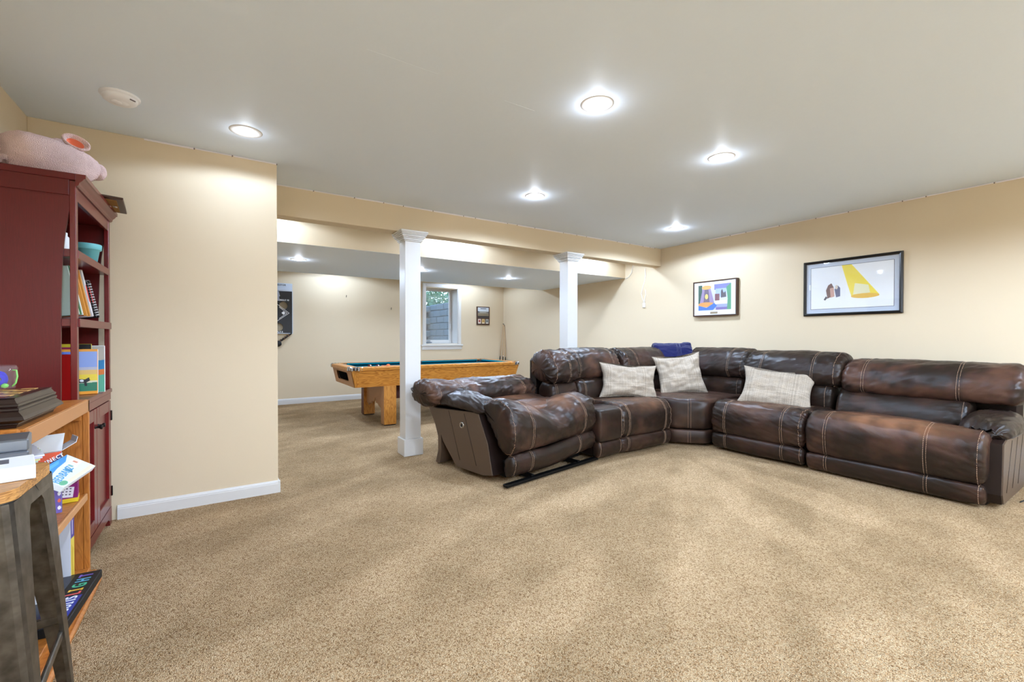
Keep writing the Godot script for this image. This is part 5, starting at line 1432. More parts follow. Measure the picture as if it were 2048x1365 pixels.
	# books on the deck
	var pt := paint(128, 128, Color(0.42, 0.52, 0.80), [rc(Color(0.93, 0.62, 0.20), 0, 0, 1, 0.045), rc(Color(0.36, 0.46, 0.78), 0, 0.045, 1, 0.40), [Color(0.55, 0.64, 0.86), 0.66, 0.045, 1.0, 0.045, 1.0, 0.40, 0.40, 0.40], rc(Color(0.72, 0.72, 0.78), 0, 0.40, 1, 0.46), rc(Color(0.90, 0.74, 0.42), 0, 0.46, 1, 0.56), rc(Color(0.93, 0.82, 0.24), 0, 0.56, 1, 0.70), rc(Color(0.88, 0.86, 0.74), 0, 0.70, 1, 0.78),
		[Color(0.17, 0.48, 0.36), 0, 0.84, 0.45, 0.78, 1.0, 0.74, 1, 0.95, 0, 0.95], rc(Color(0.93, 0.62, 0.16), 0, 0.94, 1, 1), [Color(0.12, 0.12, 0.14), 0.52, 0.70, 0.60, 0.66, 0.80, 0.67, 0.86, 0.63, 0.88, 0.70, 0.82, 0.74, 0.83, 0.82, 0.79, 0.82, 0.78, 0.75, 0.64, 0.75, 0.62, 0.82, 0.58, 0.82, 0.57, 0.74], [Color(0.94, 0.94, 0.94), "o", 0.74, 0.70, 0.035, 0.03]])
	var o2 := thing("picture_book", "blue and yellow picture book with a black cat, standing on the bookcase deck", "book", Vector3(-0.668, 0.826, -3.27), 0.10)
	o2.rotation.x = -0.05
	put("cover", slab(Vector3(-0.125, 0, -0.014), Vector3(0.115, 0.245, 0), 0.002), col(Color(0.93, 0.62, 0.20), 0.4), o2)
	put("cover_print", sheet(0.236, 0.241), print_mat(pt, 0.35), o2, at(Vector3(-0.005, 0.1225, 0.0006)))
	put("page_block", slab(Vector3(-0.123, 0.003, -0.012), Vector3(0.1165, 0.243, -0.002), 0.0), M["paper white"], o2)
	var gt := paint(64, 128, Color(0.70, 0.68, 0.64), [[Color(0.16, 0.50, 0.72), 0.0, 0.46, 1.0, 0.30, 1.0, 0.50, 0.0, 0.66], [Color(0.86, 0.48, 0.22), 0.0, 0.66, 1.0, 0.50, 1.0, 0.62, 0.0, 0.76], [Color(0.36, 0.68, 0.58), 0.0, 0.76, 1.0, 0.62, 1.0, 1.0, 0.0, 1.0]])
	var o3 := thing("workbook", "grey workbook with blue, orange and green stripes behind the picture book", "book", Vector3(-0.655, 0.826, -3.36), 0.05)
	put("cover", slab(Vector3(-0.12, 0, -0.012), Vector3(0.118, 0.262, 0), 0.002), M["paper white"], o3)
	put("cover_print", sheet(0.234, 0.258), print_mat(gt, 0.4), o3, at(Vector3(-0.001, 0.131, 0.0006)))
	var o4 := thing("magazine", "yellow and magenta magazine standing behind the picture book", "magazine", Vector3(-0.71, 0.826, -3.32), 0.02)
	put("cover", slab(Vector3(-0.13, 0, -0.008), Vector3(0.125, 0.272, 0), 0.001), col(Color(0.86, 0.80, 0.22), 0.4), o4)
	put("cover_band", slab(Vector3(-0.128, 0.235, 0.0), Vector3(0.09, 0.255, 0.0008), 0.0), col(Color(0.66, 0.16, 0.36), 0.4), o4)
	put("cover_corner", slab(Vector3(0.075, 0.235, 0.0), Vector3(0.124, 0.271, 0.001), 0.0), M["black"], o4)
	var o5 := thing("ring_binder", "narrow red binder standing at the near end of the bookcase deck", "binder", Vector3(-0.672, 0.826, -3.0), 0.0)
	o5.rotation.x = 0.10
	put("cover", slab(Vector3(-0.10, 0, -0.022), Vector3(0.085, 0.225, 0), 0.004), col(Color(0.62, 0.07, 0.06), 0.3), o5)
	put("spine_label", slab(Vector3(0.084, 0.03, -0.018), Vector3(0.0858, 0.06, -0.004), 0.0), M["paper white"], o5)
	# small framed plaque lying on top, overhanging the crown
	var pl := thing("cork_plaque", "dark-edged cork plaque lying on the bookcase top and overhanging its crown", "plaque", Vector3(-0.50, 1.905, -3.44), 0.0)
	pl.rotation = Vector3(-0.035, 0.08, -0.05)
	put("board", slab(Vector3(-0.10, -0.004, -0.16), Vector3(0.045, 0.008, 0.16), 0.002), M["brown frame"], pl)
	put("cork", slab(Vector3(-0.09, -0.0055, -0.14), Vector3(0.015, -0.003, 0.12), 0.001), col(Color(0.62, 0.46, 0.24), 0.9), pl)
	put("hanger", slab(Vector3(-0.01, -0.0075, -0.03), Vector3(0.01, -0.004, 0.0), 0.001), M["chrome"], pl)
	pig()

func pig():
	# plush pig lying on the bookcase, snout over the crown
	var t := thing("plush_pig", "pink plush pig lying on top of the burgundy bookcase with its snout over the edge", "plush toy", Vector3(-0.705, 1.893, -3.09), 0.78)
	var pm := mk("pink plush", Color(0.97, 0.84, 0.82), 0.95, 0.0, 0.2)
	pm.rim_enabled = true; pm.rim = 0.6; pm.rim_tint = 0.4
	pm.uv1_triplanar = true; pm.uv1_scale = Vector3.ONE * 5.0
	relief(pm, bump_tex(0.07, 512, 5, FastNoiseLite.TYPE_SIMPLEX, 61), 0.9)
	var pd := mk("peach plush", Color(0.93, 0.50, 0.38), 0.95, 0.0, 0.2)
	# body along local x: tail at -x, snout at +x
	var blob := func(len: float, rad: Array, fur: float, sd: float) -> ArrayMesh:
		var g := []; var n := rad.size()
		var nr := 40
		for j in nr + 1:
			var f := float(j) / nr * (n - 1); var i := mini(int(f), n - 2); var fr := f - i
			var a: Array = rad[i]; var b: Array = rad[i + 1]
			var p0: Array = rad[maxi(i - 1, 0)]; var p3: Array = rad[mini(i + 2, n - 1)]
			var x := cubic_interpolate(a[0], b[0], p0[0], p3[0], fr); var y := cubic_interpolate(a[1], b[1], p0[1], p3[1], fr)
			var ry := maxf(0.002, cubic_interpolate(a[2], b[2], p0[2], p3[2], fr)); var rz := maxf(0.002, cubic_interpolate(a[3], b[3], p0[3], p3[3], fr))
			var row := PackedVector3Array()
			for k in 48:
				var t2 := TAU * k / 48
				var d := Vector3(0, sin(t2) * ry, cos(t2) * rz)
				var v := Vector3(x, y, 0) + d
				var nz := fur * n3.get_noise_3d(v.x * 26.0 + sd, v.y * 26.0, v.z * 26.0)
				v += d.normalized() * nz
				v.y = maxf(v.y, 0.002 + 0.25 * minf(0.0, v.y) * 0.0)
				row.append(v)
			g.append(row)
		return grid_mesh(g, true)
	put("body", blob.call(0.5, [[-0.175, 0.10, 0.0, 0.0], [-0.165, 0.10, 0.058, 0.06], [-0.12, 0.105, 0.098, 0.10], [-0.03, 0.110, 0.110, 0.115], [0.06, 0.113, 0.107, 0.11], [0.13, 0.122, 0.092, 0.095], [0.18, 0.132, 0.068, 0.072], [0.205, 0.138, 0.05, 0.055], [0.212, 0.138, 0.0, 0.0]], 0.006, 1.0), pm, t)
	put("snout", blob.call(0.1, [[0.188, 0.138, 0.0, 0.0], [0.194, 0.138, 0.040, 0.044], [0.218, 0.136, 0.046, 0.050], [0.243, 0.134, 0.038, 0.042], [0.255, 0.133, 0.020, 0.024], [0.259, 0.133, 0.0, 0.0]], 0.006, 5.0), pm, t)
	for s in [-1.0, 1.0]:
		# round cupped ears with a peach lining
		var nrm := Vector3(-0.30, 0.30, 0.9) if s > 0 else Vector3(-0.2, 0.35, -0.9)
		var ax := Vector3(0.9, -0.32, 0.0); ax = (ax - nrm.normalized() * ax.dot(nrm.normalized())).normalized()
		var B := Basis(ax * 0.056, nrm.normalized(), ax.cross(nrm.normalized()) * 0.038)
		var o0 := Vector3(0.10, 0.232 if s > 0 else 0.215, 0.040 * s)
		var es := sta(); lathe(es, PackedVector2Array([Vector2(0, -0.026), Vector2(0.45, -0.022), Vector2(0.85, -0.006), Vector2(1.0, 0.010), Vector2(0.97, 0.020), Vector2(0.86, 0.020), Vector2(0.74, 0.010), Vector2(0.60, 0.0)]), 28, Transform3D(B, o0))
		var e := put("ear", fin(es), pm, t)
		var li := sta(); lathe(li, PackedVector2Array([Vector2(0.62, 0.001), Vector2(0.4, -0.008), Vector2(0, -0.012)]), 24, Transform3D(B, o0))
		put("ear_lining", fin(li), pd, e)
	put("tail", tube_mesh(PackedVector3Array([Vector3(-0.16, 0.06, 0.03), Vector3(-0.185, 0.055, 0.035), Vector3(-0.195, 0.04, 0.03), Vector3(-0.185, 0.03, 0.03)]), 0.014, 10, 0.010), pm, t)
	for s in [-1.0, 1.0]:
		put("eye", lathe_mesh(PackedVector2Array([Vector2(0, 0.006), Vector2(0.006, 0.003), Vector2(0.007, 0)]), 12), M["black"], t, at3(Vector3(0.182, 0.172, 0.048 * s), Vector3(0.7 * s, 0, -0.6)))

# ------------------------------------------------------------------ honey oak shelf unit with games
func carton(called: String, label: String, cat: String, size: Vector3, m: Material, xf: Transform3D, grp := "") -> Node3D:
	var o := thing(called, label, cat, Vector3.ZERO, 0.0, grp)
	o.transform = xf
	put("carton", box_mesh(size, 0.0015, Vector3(0, size.y / 2, 0)), m, o)
	return o

func build_oak():
	var H: Material = M["honey oak"]; var V: Material = M["upright honey oak"]
	var z0 := -2.765; var z1 := -1.965; var xb := -0.86; var xf := -0.495
	var t := thing("shelf_unit", "low honey oak shelf unit packed with games, in front of the burgundy bookcase", "shelf unit", Vector3((xb + xf) / 2, 0, (z0 + z1) / 2))
	var cx := (xb + xf) / 2; var cz := (z0 + z1) / 2
	var L := func(a: Vector3, b: Vector3, e: float) -> ArrayMesh: return slab(a - Vector3(cx, 0, cz), b - Vector3(cx, 0, cz), e)
	put("top", L.call(Vector3(xb, 0.828, z0), Vector3(xf - 0.004, 0.852, z1), 0.004), H, t)
	put("top_rail", L.call(Vector3(xf - 0.02, 0.795, z0), Vector3(xf, 0.85, z1 - 0.02), 0.003), col(Color(0.74, 0.51, 0.31), 0.5), t)
	put("end_moulding", L.call(Vector3(xb, 0.835, z1), Vector3(xf - 0.012, 0.855, z1 + 0.014), 0.006), H, t)
	for z in [z0, z1 - 0.02]:
		put("side_panel", L.call(Vector3(xb, 0.0, z), Vector3(xf - 0.02, 0.828, z + 0.02), 0.002), V, t)
		put("stile", L.call(Vector3(xf - 0.02, 0.0, z - 0.0), Vector3(xf, 0.85, z + 0.022), 0.002), V, t)
	put("back", L.call(Vector3(xb, 0.05, z0 + 0.02), Vector3(xb + 0.008, 0.83, z1 - 0.02), 0.0), V, t)
	put("shelf", L.call(Vector3(xb, 0.397, z0 + 0.02), Vector3(xf - 0.014, 0.425, z1 - 0.02), 0.002), H, t)
	put("shelf_edge", L.call(Vector3(xf - 0.014, 0.395, z0 + 0.022), Vector3(xf - 0.004, 0.427, z1 - 0.022), 0.003), col(Color(0.78, 0.55, 0.34), 0.5), t)
	put("bottom_shelf", L.call(Vector3(xb, 0.06, z0 + 0.02), Vector3(xf, 0.085, z1 - 0.02), 0.002), H, t)
	put("plinth", L.call(Vector3(xf - 0.02, 0.0, z0 - 0.01), Vector3(xf + 0.022, 0.062, z1 + 0.01), 0.006), H, t)
	put("plinth_foot", L.call(Vector3(xf - 0.02, 0.0, z0 - 0.018), Vector3(xf + 0.036, 0.026, z1 + 0.018), 0.008), H, t)
	put("corner_cleat", L.call(Vector3(xf - 0.05, 0.76, z0 + 0.02), Vector3(xf - 0.022, 0.79, z0 + 0.045), 0.002), V, t)
	# ---- chess set on top: moulded box with an inlaid board
	var c := thing("chess_box", "dark moulded chess box with an inlaid board on top, on the oak shelf unit", "chess set", Vector3(-0.712, 0.853, -2.185))
	c.scale = Vector3(1.07, 1.06, 1.07)
	var prof := [[0.000, 0.174], [0.008, 0.176], [0.011, 0.180], [0.014, 0.180], [0.024, 0.196], [0.034, 0.192], [0.048, 0.180], [0.052, 0.182], [0.057, 0.182], [0.060, 0.177], [0.064, 0.180], [0.069, 0.180], [0.072, 0.176], [0.084, 0.170], [0.088, 0.172]]
	var cs := sta(); cs.set_smooth_group(-1)
	for k in prof.size() - 1:
		var y0: float = prof[k][0]; var y1: float = prof[k + 1][0]; var r0: float = prof[k][1]; var r1: float = prof[k + 1][1]
		var n0 := Vector3(0, (r0 - r1), 0)
		for q in 4:
			var B := Basis(Vector3.UP, q * PI / 2)
			quad(cs, B * Vector3(-r0, y0, r0), B * Vector3(r0, y0, r0), B * Vector3(r1, y1, r1), B * Vector3(-r1, y1, r1), B * Vector3(0, 0, 1) + n0)
	quad(cs, Vector3(-0.172, 0.088, -0.172), Vector3(0.172, 0.088, -0.172), Vector3(0.172, 0.088, 0.172), Vector3(-0.172, 0.088, 0.172), Vector3.UP)
	quad(cs, Vector3(-0.174, 0, -0.174), Vector3(0.174, 0, -0.174), Vector3(0.174, 0, 0.174), Vector3(-0.174, 0, 0.174), Vector3.DOWN)
	put("moulded_box", fin(cs), M["espresso moulding"], c)
	var sq0 := box_mesh(Vector3(0.036, 0.003, 0.036), 0.0004); var lt := col(Color(0.86, 0.66, 0.38), 0.3); var dk := col(Color(0.40, 0.20, 0.09), 0.3)
	for i in 8:
		for j in 8:
			put("square", sq0, lt if (i + j) % 2 else dk, c, at(Vector3(-0.126 + i * 0.036, 0.0885, -0.126 + j * 0.036)))
	# ---- clear tub with a blue fuzzy toy
	var tb := thing("clear_tub", "clear plastic tub with a lid and lime handle on the chess box", "tub", Vector3(-0.660, 0.950, -2.325))
	put("tub", lathe_mesh(PackedVector2Array([Vector2(0, 0.0), Vector2(0.044, 0.0), Vector2(0.047, 0.003), Vector2(0.050, 0.068), Vector2(0.0485, 0.068), Vector2(0.0455, 0.004), Vector2(0, 0.002)]), 36), M["clear plastic"], tb)
	put("lid", lathe_mesh(PackedVector2Array([Vector2(0, 0.086), Vector2(0.045, 0.086), Vector2(0.050, 0.083), Vector2(0.052, 0.078), Vector2(0.0535, 0.076), Vector2(0.0535, 0.066), Vector2(0.0515, 0.066), Vector2(0.050, 0.080), Vector2(0, 0.083)]), 36), M["clear plastic"], tb)
	put("handle", tube_mesh(PackedVector3Array([Vector3(0.046, 0.068, 0.018), Vector3(0.056, 0.067, 0.022), Vector3(0.059, 0.045, 0.025), Vector3(0.055, 0.022, 0.025), Vector3(0.046, 0.010, 0.025)]), 0.0025, 8), col(Color(0.55, 0.82, 0.42), 0.4), tb)
	var fz := thing("fuzzy_toy", "round blue fuzzy toy with one eye inside the clear tub", "toy", Vector3(-0.660, 0.9535, -2.316))
	var g := []
	for j in 25:
		var row := PackedVector3Array()
		for k in 36:
			var a := PI * (j / 24.0) - PI / 2; var b := TAU * k / 36
			var d := Vector3(cos(a) * cos(b), sin(a), cos(a) * sin(b))
			row.append(Vector3(0, 0.033, 0) + d * (0.031 + 0.004 * n3.get_noise_3d(d.x * 8.0, d.y * 8.0, d.z * 8.0)))
		g.append(row)
	put("body", grid_mesh(g, true), col(Color(0.16, 0.13, 0.72), 0.95), fz)
	put("eye", lathe_mesh(PackedVector2Array([Vector2(0, 0.007), Vector2(0.006, 0.005), Vector2(0.009, 0)]), 16), M["black"], fz, at3(Vector3(0.014, 0.034, 0.0245), Vector3(PI / 2 - 0.1, 0.45, 0)))
	put("lime_foot", lathe_mesh(PackedVector2Array([Vector2(0, 0.009), Vector2(0.008, 0.005), Vector2(0.010, 0), Vector2(0.008, -0.005), Vector2(0, -0.009)]), 16), col(Color(0.50, 0.82, 0.38), 0.4), fz, at(Vector3(0.028, 0.010, 0.016)))
	# ---- games on the middle shelf
	var GA := "games on the shelf unit's middle shelf"
	var dots := []
	for i in 5:
		for j in 6:
			dots.append([Color(0.93, 0.92, 0.92) if (i + j) % 2 else Color(0.90, 0.42, 0.34), "o", 0.12 + i * 0.2, 0.34 + j * 0.115, 0.055, 0.032])
	var ct := paint(96, 128, Color(0.42, 0.36, 0.66), [rc(Color(0.86, 0.33, 0.20), 0, 0, 1, 0.2)] + dots + [[Color(0.22, 0.25, 0.45), 0.35, 0.30, 1.0, 0.02, 1.0, 0.18, 0.42, 0.46]])
	var cn := carton("game_box", "tall orange and violet game box with its white flaps standing open", "game box", Vector3(0.095, 0.25, 0.075), col(Color(0.82, 0.80, 0.80), 0.5), at(Vector3(-0.590, 0.426, -2.515), 0.42), GA)
	put("front_print", sheet(0.093, 0.248), print_mat(ct, 0.4), cn, at(Vector3(0, 0.125, 0.0382)))
	letters("word", "CONNECT", 0.0155, M["paper white"], cn, at3(Vector3(0.008, 0.215, 0.0388), Vector3(0, 0, 0.42)), 0.0006, true, 1.0)
	put("side_print", sheet(0.073, 0.248), print_mat(ct, 0.4), cn, Transform3D(Basis(Vector3.UP, PI / 2), Vector3(0.0482, 0.125, 0)))
	var fl := sta(); fl.set_smooth_group(-1)
	bx(fl, Vector3(0, 0.045, 0), Vector3(0.095, 0.085, 0.0015), 0.0, at3(Vector3(0, 0.25, 0.038), Vector3(0.5, 0, 0)))
	put("front_flap", fin(fl), M["paper white"], cn)
	var f2 := sta()
	bx(f2, Vector3(0.026, 0, 0), Vector3(0.052, 0.0015, 0.072), 0.0, at3(Vector3(0.0475, 0.25, 0), Vector3(0, 0, 0.55)))
	bx(f2, Vector3(0.010, 0, 0), Vector3(0.022, 0.0015, 0.072), 0.0, at3(Vector3(0.0915, 0.278, 0), Vector3(0, 0, 1.35)))
	put("side_flap", fin(f2), M["paper white"], cn)
	var ht := paint(160, 96, Color(0.90, 0.92, 0.90), [[Color(0.22, 0.58, 0.86), 0, 0, 1, 0, 0.75, 0.22, 0.45, 0.28, 0.25, 0.36, 0.10, 0.50, 0.0, 0.46], [Color(0.36, 0.70, 0.92), 0.2, 0.08, 0.7, 0.05, 0.6, 0.16, 0.3, 0.2], rc(Color(0.96, 0.96, 0.95), 0.60, 0.30, 0.76, 0.62), rc(Color(0.96, 0.96, 0.95), 0.79, 0.26, 0.95, 0.58), rc(Color(0.55, 0.72, 0.72), 0.65, 0.38, 0.71, 0.54), rc(Color(0.90, 0.60, 0.48), 0.84, 0.34, 0.90, 0.50), [Color(0.20, 0.42, 0.50), 0.46, 0.52, 0.56, 0.40, 0.58, 0.62, 0.50, 0.72], [Color(0.38, 0.70, 0.55), "o", 0.10, 0.86, 0.09, 0.10], rc(Color(0.93, 0.88, 0.78), 0.2, 0.84, 1.0, 1.0)])
	# a thin box leaning out of the shelf
	var hx := thing("game_box", "white and blue card-game box leaning out over the purple flash-card box, face up", "game box", Vector3.ZERO, 0.0, GA)
	var ex := Vector3(0.166, 0.045, -0.985).normalized(); var ey := Vector3(-0.834, 0.540, -0.116).normalized()
	hx.transform = Transform3D(Basis(ex, ey, ex.cross(ey)), Vector3(-0.496, 0.621, -2.385))
	put("carton", slab(Vector3(-0.127, -0.053, -0.022), Vector3(0.127, 0.053, 0.0), 0.0015), M["paper white"], hx)
	put("lid_print", sheet(0.252, 0.105), print_mat(ht, 0.35), hx, at(Vector3(0, 0, 0.0006)))
	letters("word", "HEDBANZ", 0.026, col(Color(0.30, 0.62, 0.82), 0.4), hx, at3(Vector3(-0.045, -0.010, 0.0012), Vector3(0, 0, 0.12)))
	var pb := carton("game_box", "purple and yellow flash-card box on the middle shelf at the far end", "game box", Vector3(0.15, 0.078, 0.075), col(Color(0.50, 0.07, 0.40), 0.4), at(Vector3(-0.590, 0.426, -2.66), 0.14), GA)
	put("yellow_base", box_mesh(Vector3(0.152, 0.018, 0.077), 0.001, Vector3(0, 0.009, 0)), col(Color(0.90, 0.78, 0.14), 0.4), pb)
	letters("word", "ation", 0.024, col(Color(0.93, 0.82, 0.16), 0.4), pb, at(Vector3(-0.022, 0.050, 0.0380)))
	letters("word", "2", 0.022, col(Color(0.93, 0.82, 0.16), 0.4), pb, at(Vector3(-0.052, 0.029, 0.0380)))
	var pg := [rc(Color(0.35, 0.33, 0.36), 0.08, 0.08, 0.30, 0.28)]
	for i in 3:
		for j in 3: pg.append(rc(Color(0.45, 0.43, 0.46), 0.10 + i * 0.28, 0.10 + j * 0.28, 0.24 + i * 0.28, 0.22 + j * 0.28))
	put("number_grid", sheet(0.04, 0.044), print_mat(paint(40, 40, Color(0.92, 0.91, 0.92), pg), 0.4), pb, at3(Vector3(0.042, 0.046, 0.0382), Vector3(0, 0, -0.12)))
	var rb := carton("game_box", "small red box stacked on the purple flash-card box", "game box", Vector3(0.13, 0.04, 0.06), col(Color(0.78, 0.14, 0.08), 0.4), at(Vector3(-0.605, 0.505, -2.69), 0.1), GA)
	var cb := carton("game_box", "small cream box stacked on the red box on the middle shelf", "game box", Vector3(0.10, 0.045, 0.06), col(Color(0.90, 0.84, 0.68), 0.5), at(Vector3(-0.60, 0.546, -2.69), 0.05), GA)
	put("lid_line", box_mesh(Vector3(0.102, 0.004, 0.062), 0.0005, Vector3(0, 0.03, 0)), col(Color(0.78, 0.66, 0.45), 0.5), cb)
	put("lid_line", box_mesh(Vector3(0.132, 0.003, 0.062), 0.0005, Vector3(0, 0.025, 0)), col(Color(0.60, 0.08, 0.05), 0.5), rb)
	var lv := carton("game_box", "lavender box on the middle shelf left of the purple flash-card box", "game box", Vector3(0.10, 0.09, 0.09), col(Color(0.72, 0.70, 0.86), 0.4), at(Vector3(-0.62, 0.426, -2.545), 0.2), GA)
	put("lid", box_mesh(Vector3(0.103, 0.02, 0.093), 0.001, Vector3(0, 0.082, 0)), col(Color(0.80, 0.78, 0.88), 0.4), lv)
	# stack towards the near end: pale boxes and papers
	var sk := [[0.426, 0.10, Color(0.80, 0.80, 0.78), "pale grey game box at the bottom of the near stack on the middle shelf"], [0.528, 0.062, Color(0.62, 0.74, 0.70), "grey-green game box second in the near stack on the middle shelf"], [0.592, 0.055, Color(0.86, 0.84, 0.82), "white game box with a red figure, third in the near stack"], [0.649, 0.05, Color(0.88, 0.82, 0.30), "yellow striped game box topmost of the near stack"]]
	for k in sk.size():
		var s: Array = sk[k]
		var o := carton("game_box", s[3], "game box", Vector3(0.22, s[1], 0.24), col(s[2], 0.45), at(Vector3(-0.665, s[0], -2.24), 0.08 * (k - 1)), GA)
		put("lid", box_mesh(Vector3(0.223, s[1] * 0.4, 0.243), 0.001, Vector3(0, s[1] * 0.8, 0)), col((s[2] as Color).lerp(Color.WHITE, 0.3), 0.45), o)
		if k == 2:
			put("red_figure", prism_mesh(pv([-0.08, -0.014, -0.02, -0.012, -0.03, 0.014, -0.06, 0.008, -0.075, 0.016]), 0, 0.0008), col(Color(0.72, 0.10, 0.16), 0.4), o, at(Vector3(0.07, 0.028, 0.1215)))
		if k == 3:
			var bc := sta()
			for q in 12: bx(bc, Vector3(0.02 + q * 0.005, 0.025, 0.1222), Vector3(0.0025 if q % 3 else 0.0035, 0.026, 0.001), 0.0)
			put("bar_code", fin(bc), M["dark frame"], o)
	for k in 5:
		var o := thing("paper_pad", ["loose white sheet sticking out of the near stack of games, lowest", "pale green sheet sticking out of the near stack, second from below", "white sheet with a yellow edge in the near stack, middle one", "lilac sheet sticking out of the near stack, second from the top", "white sheet on top of those sticking out of the near stack"][k], "paper", Vector3(-0.615, 0.702 + k * 0.006, -2.24), 0.15 + 0.05 * k, "loose sheets on the near stack")
		put("sheet_stack", slab(Vector3(-0.09, 0, -0.12), Vector3(0.08, 0.0055, 0.11), 0.0005), col([Color(0.90, 0.90, 0.90), Color(0.74, 0.82, 0.76), Color(0.90, 0.86, 0.60), Color(0.82, 0.80, 0.90), Color(0.92, 0.92, 0.93)][k], 0.6), o)
	# ---- lower shelf
	var GB := "games on the shelf unit's bottom shelf"
	var wb := carton("game_box", "tall white game box with blue and yellow side on the bottom shelf", "game box", Vector3(0.235, 0.285, 0.045), col(Color(0.80, 0.80, 0.82), 0.5), at(Vector3(-0.645, 0.086, -2.63), -0.04), GB)
	put("side_print", sheet(0.043, 0.283), print_mat(paint(32, 128, Color(0.90, 0.80, 0.32), [rc(Color(0.28, 0.24, 0.56), 0, 0, 1, 0.33), [Color(0.80, 0.66, 0.18), 0.2, 0.42, 0.7, 0.5, 0.5, 0.7, 0.8, 0.95, 0.3, 0.9], rc(Color(0.75, 0.72, 0.82), 0.3, 0.06, 0.6, 0.28)]), 0.45), wb, Transform3D(Basis(Vector3.UP, PI / 2), Vector3(0.1182, 0.1425, 0)))
	put("top_print", sheet(0.233, 0.043), print_mat(paint(96, 24, Color(0.88, 0.82, 0.30), [rc(Color(0.35, 0.32, 0.20), 0.55, 0.2, 0.75, 0.6), rc(Color(0.35, 0.32, 0.20), 0.8, 0.3, 0.9, 0.7)]), 0.45), wb, Transform3D(Basis(Vector3.RIGHT, -PI / 2), Vector3(0, 0.2857, 0)))
	var pgx := []
	var r := RandomNumberGenerator.new(); r.seed = 9
	for i in 4:
		for j in 5:
			pgx.append(rc(Color(r.randf_range(0.25, 0.6), r.randf_range(0.2, 0.4), r.randf_range(0.18, 0.4)), 0.04 + i * 0.25, 0.03 + j * 0.2, 0.23 + i * 0.25, 0.19 + j * 0.2))
	var pgb := carton("puzzle_box", "puzzle box printed with a grid of small pictures, beside the tall white game box", "puzzle box", Vector3(0.22, 0.27, 0.05), col(Color(0.72, 0.66, 0.64), 0.5), at(Vector3(-0.665, 0.086, -2.545), -0.03), GB)
	put("front_print", sheet(0.218, 0.268), print_mat(paint(128, 128, Color(0.85, 0.80, 0.78), pgx), 0.45), pgb, at(Vector3(0, 0.135, 0.0257)))
	var bb := carton("game_box", "blue box with a white label in the bottom shelf, below a red one", "game box", Vector3(0.20, 0.10, 0.10), col(Color(0.26, 0.32, 0.62), 0.4), at(Vector3(-0.655, 0.086, -2.44), 0.06), GB)
	put("label", box_mesh(Vector3(0.05, 0.06, 0.001), 0.0, Vector3(0.055, 0.05, 0.0505)), M["paper white"], bb)
	var rr := carton("game_box", "red and white box in the bottom shelf, on top of the blue one", "game box", Vector3(0.19, 0.11, 0.095), col(Color(0.72, 0.16, 0.18), 0.4), at(Vector3(-0.655, 0.188, -2.44), 0.02), GB)
	put("label", prism_mesh(pv([-0.09, -0.035, 0.09, -0.045, 0.09, 0.035, 0.0, 0.045, -0.09, 0.02]), 0.0, 0.0008), M["paper white"], rr, at(Vector3(0, 0.055, 0.0478)))
	var lt2 := thing("game_box", "black game box with rainbow LIGHT lettering, lying at the shelf unit's foot", "game box", Vector3(-0.505, 0.0865, -2.395), PI / 2 - 0.06, GB)
	lt2.rotation.z = 0.0
	put("carton", slab(Vector3(-0.215, 0, -0.09), Vector3(0.215, 0.034, 0.062), 0.002), M["black"], lt2)
	put("inner_panel", slab(Vector3(-0.205, 0.034, -0.085), Vector3(0.205, 0.0346, -0.02), 0.0), col(Color(0.10, 0.11, 0.16), 0.25), lt2)
	var lc := [["L", Color(0.90, 0.35, 0.36), 0.022], ["I", Color(0.92, 0.74, 0.20), 0.052], ["G", Color(0.25, 0.72, 0.55), 0.092], ["H", Color(0.32, 0.66, 0.78), 0.138], ["T", Color(0.45, 0.36, 0.72), 0.180]]
	for q in lc:
		letters("letter", q[0], 0.046, col(q[1], 0.4), lt2, at3(Vector3(q[2], 0.0345, 0.020), Vector3(-PI / 2, 0, 0)), 0.0006, true, 0.85)
	put("blue_band", slab(Vector3(-0.20, 0.034, 0.0), Vector3(0.0, 0.0344, 0.052), 0.0), col(Color(0.10, 0.20, 0.58), 0.4), lt2)
	letters("word", "CIRCUITS", 0.036, M["paper white"], lt2, at3(Vector3(-0.10, 0.0348, 0.024), Vector3(-PI / 2, 0, 0)), 0.0006, true, 0.95)
	var ru := carton("game_box", "red and blue game box with chunky red lettering leaning on the bottom shelf", "game box", Vector3(0.20, 0.24, 0.05), col(Color(0.62, 0.62, 0.66), 0.45), at3(Vector3(-0.66, 0.10, -2.25), Vector3(-0.30, 0.15, 0)), GB)
	put("front_print", sheet(0.198, 0.238), print_mat(paint(96, 96, Color(0.62, 0.62, 0.68), [[Color(0.80, 0.22, 0.18), 0, 0.10, 1, 0.0, 1, 0.10, 0, 0.28], [Color(0.88, 0.72, 0.30), 0, 0.05, 0.6, 0.0, 0, 0.12], [Color(0.12, 0.30, 0.72), 0, 0.75, 1, 0.45, 1, 0.85, 0, 1.0], [Color(0.16, 0.16, 0.2), 0, 1.0, 1, 0.85, 1, 1]]), 0.45), ru, at(Vector3(0, 0.12, 0.0257)))
	letters("word", "Chute", 0.05, col(Color(0.90, 0.40, 0.36), 0.4), ru, at3(Vector3(0.03, 0.150, 0.0262), Vector3(0, 0, 0.30)))
	letters("word", "Down", 0.05, col(Color(0.90, 0.40, 0.36), 0.4), ru, at3(Vector3(0.03, 0.095, 0.0262), Vector3(0, 0, 0.30)))
	var dk2 := carton("game_box", "low black game box with white swirls, near end of the bottom shelf", "game box", Vector3(0.22, 0.05, 0.20), col(Color(0.09, 0.09, 0.13), 0.25), at(Vector3(-0.63, 0.086, -2.12), 0.1), GB)
	var sw := sta()
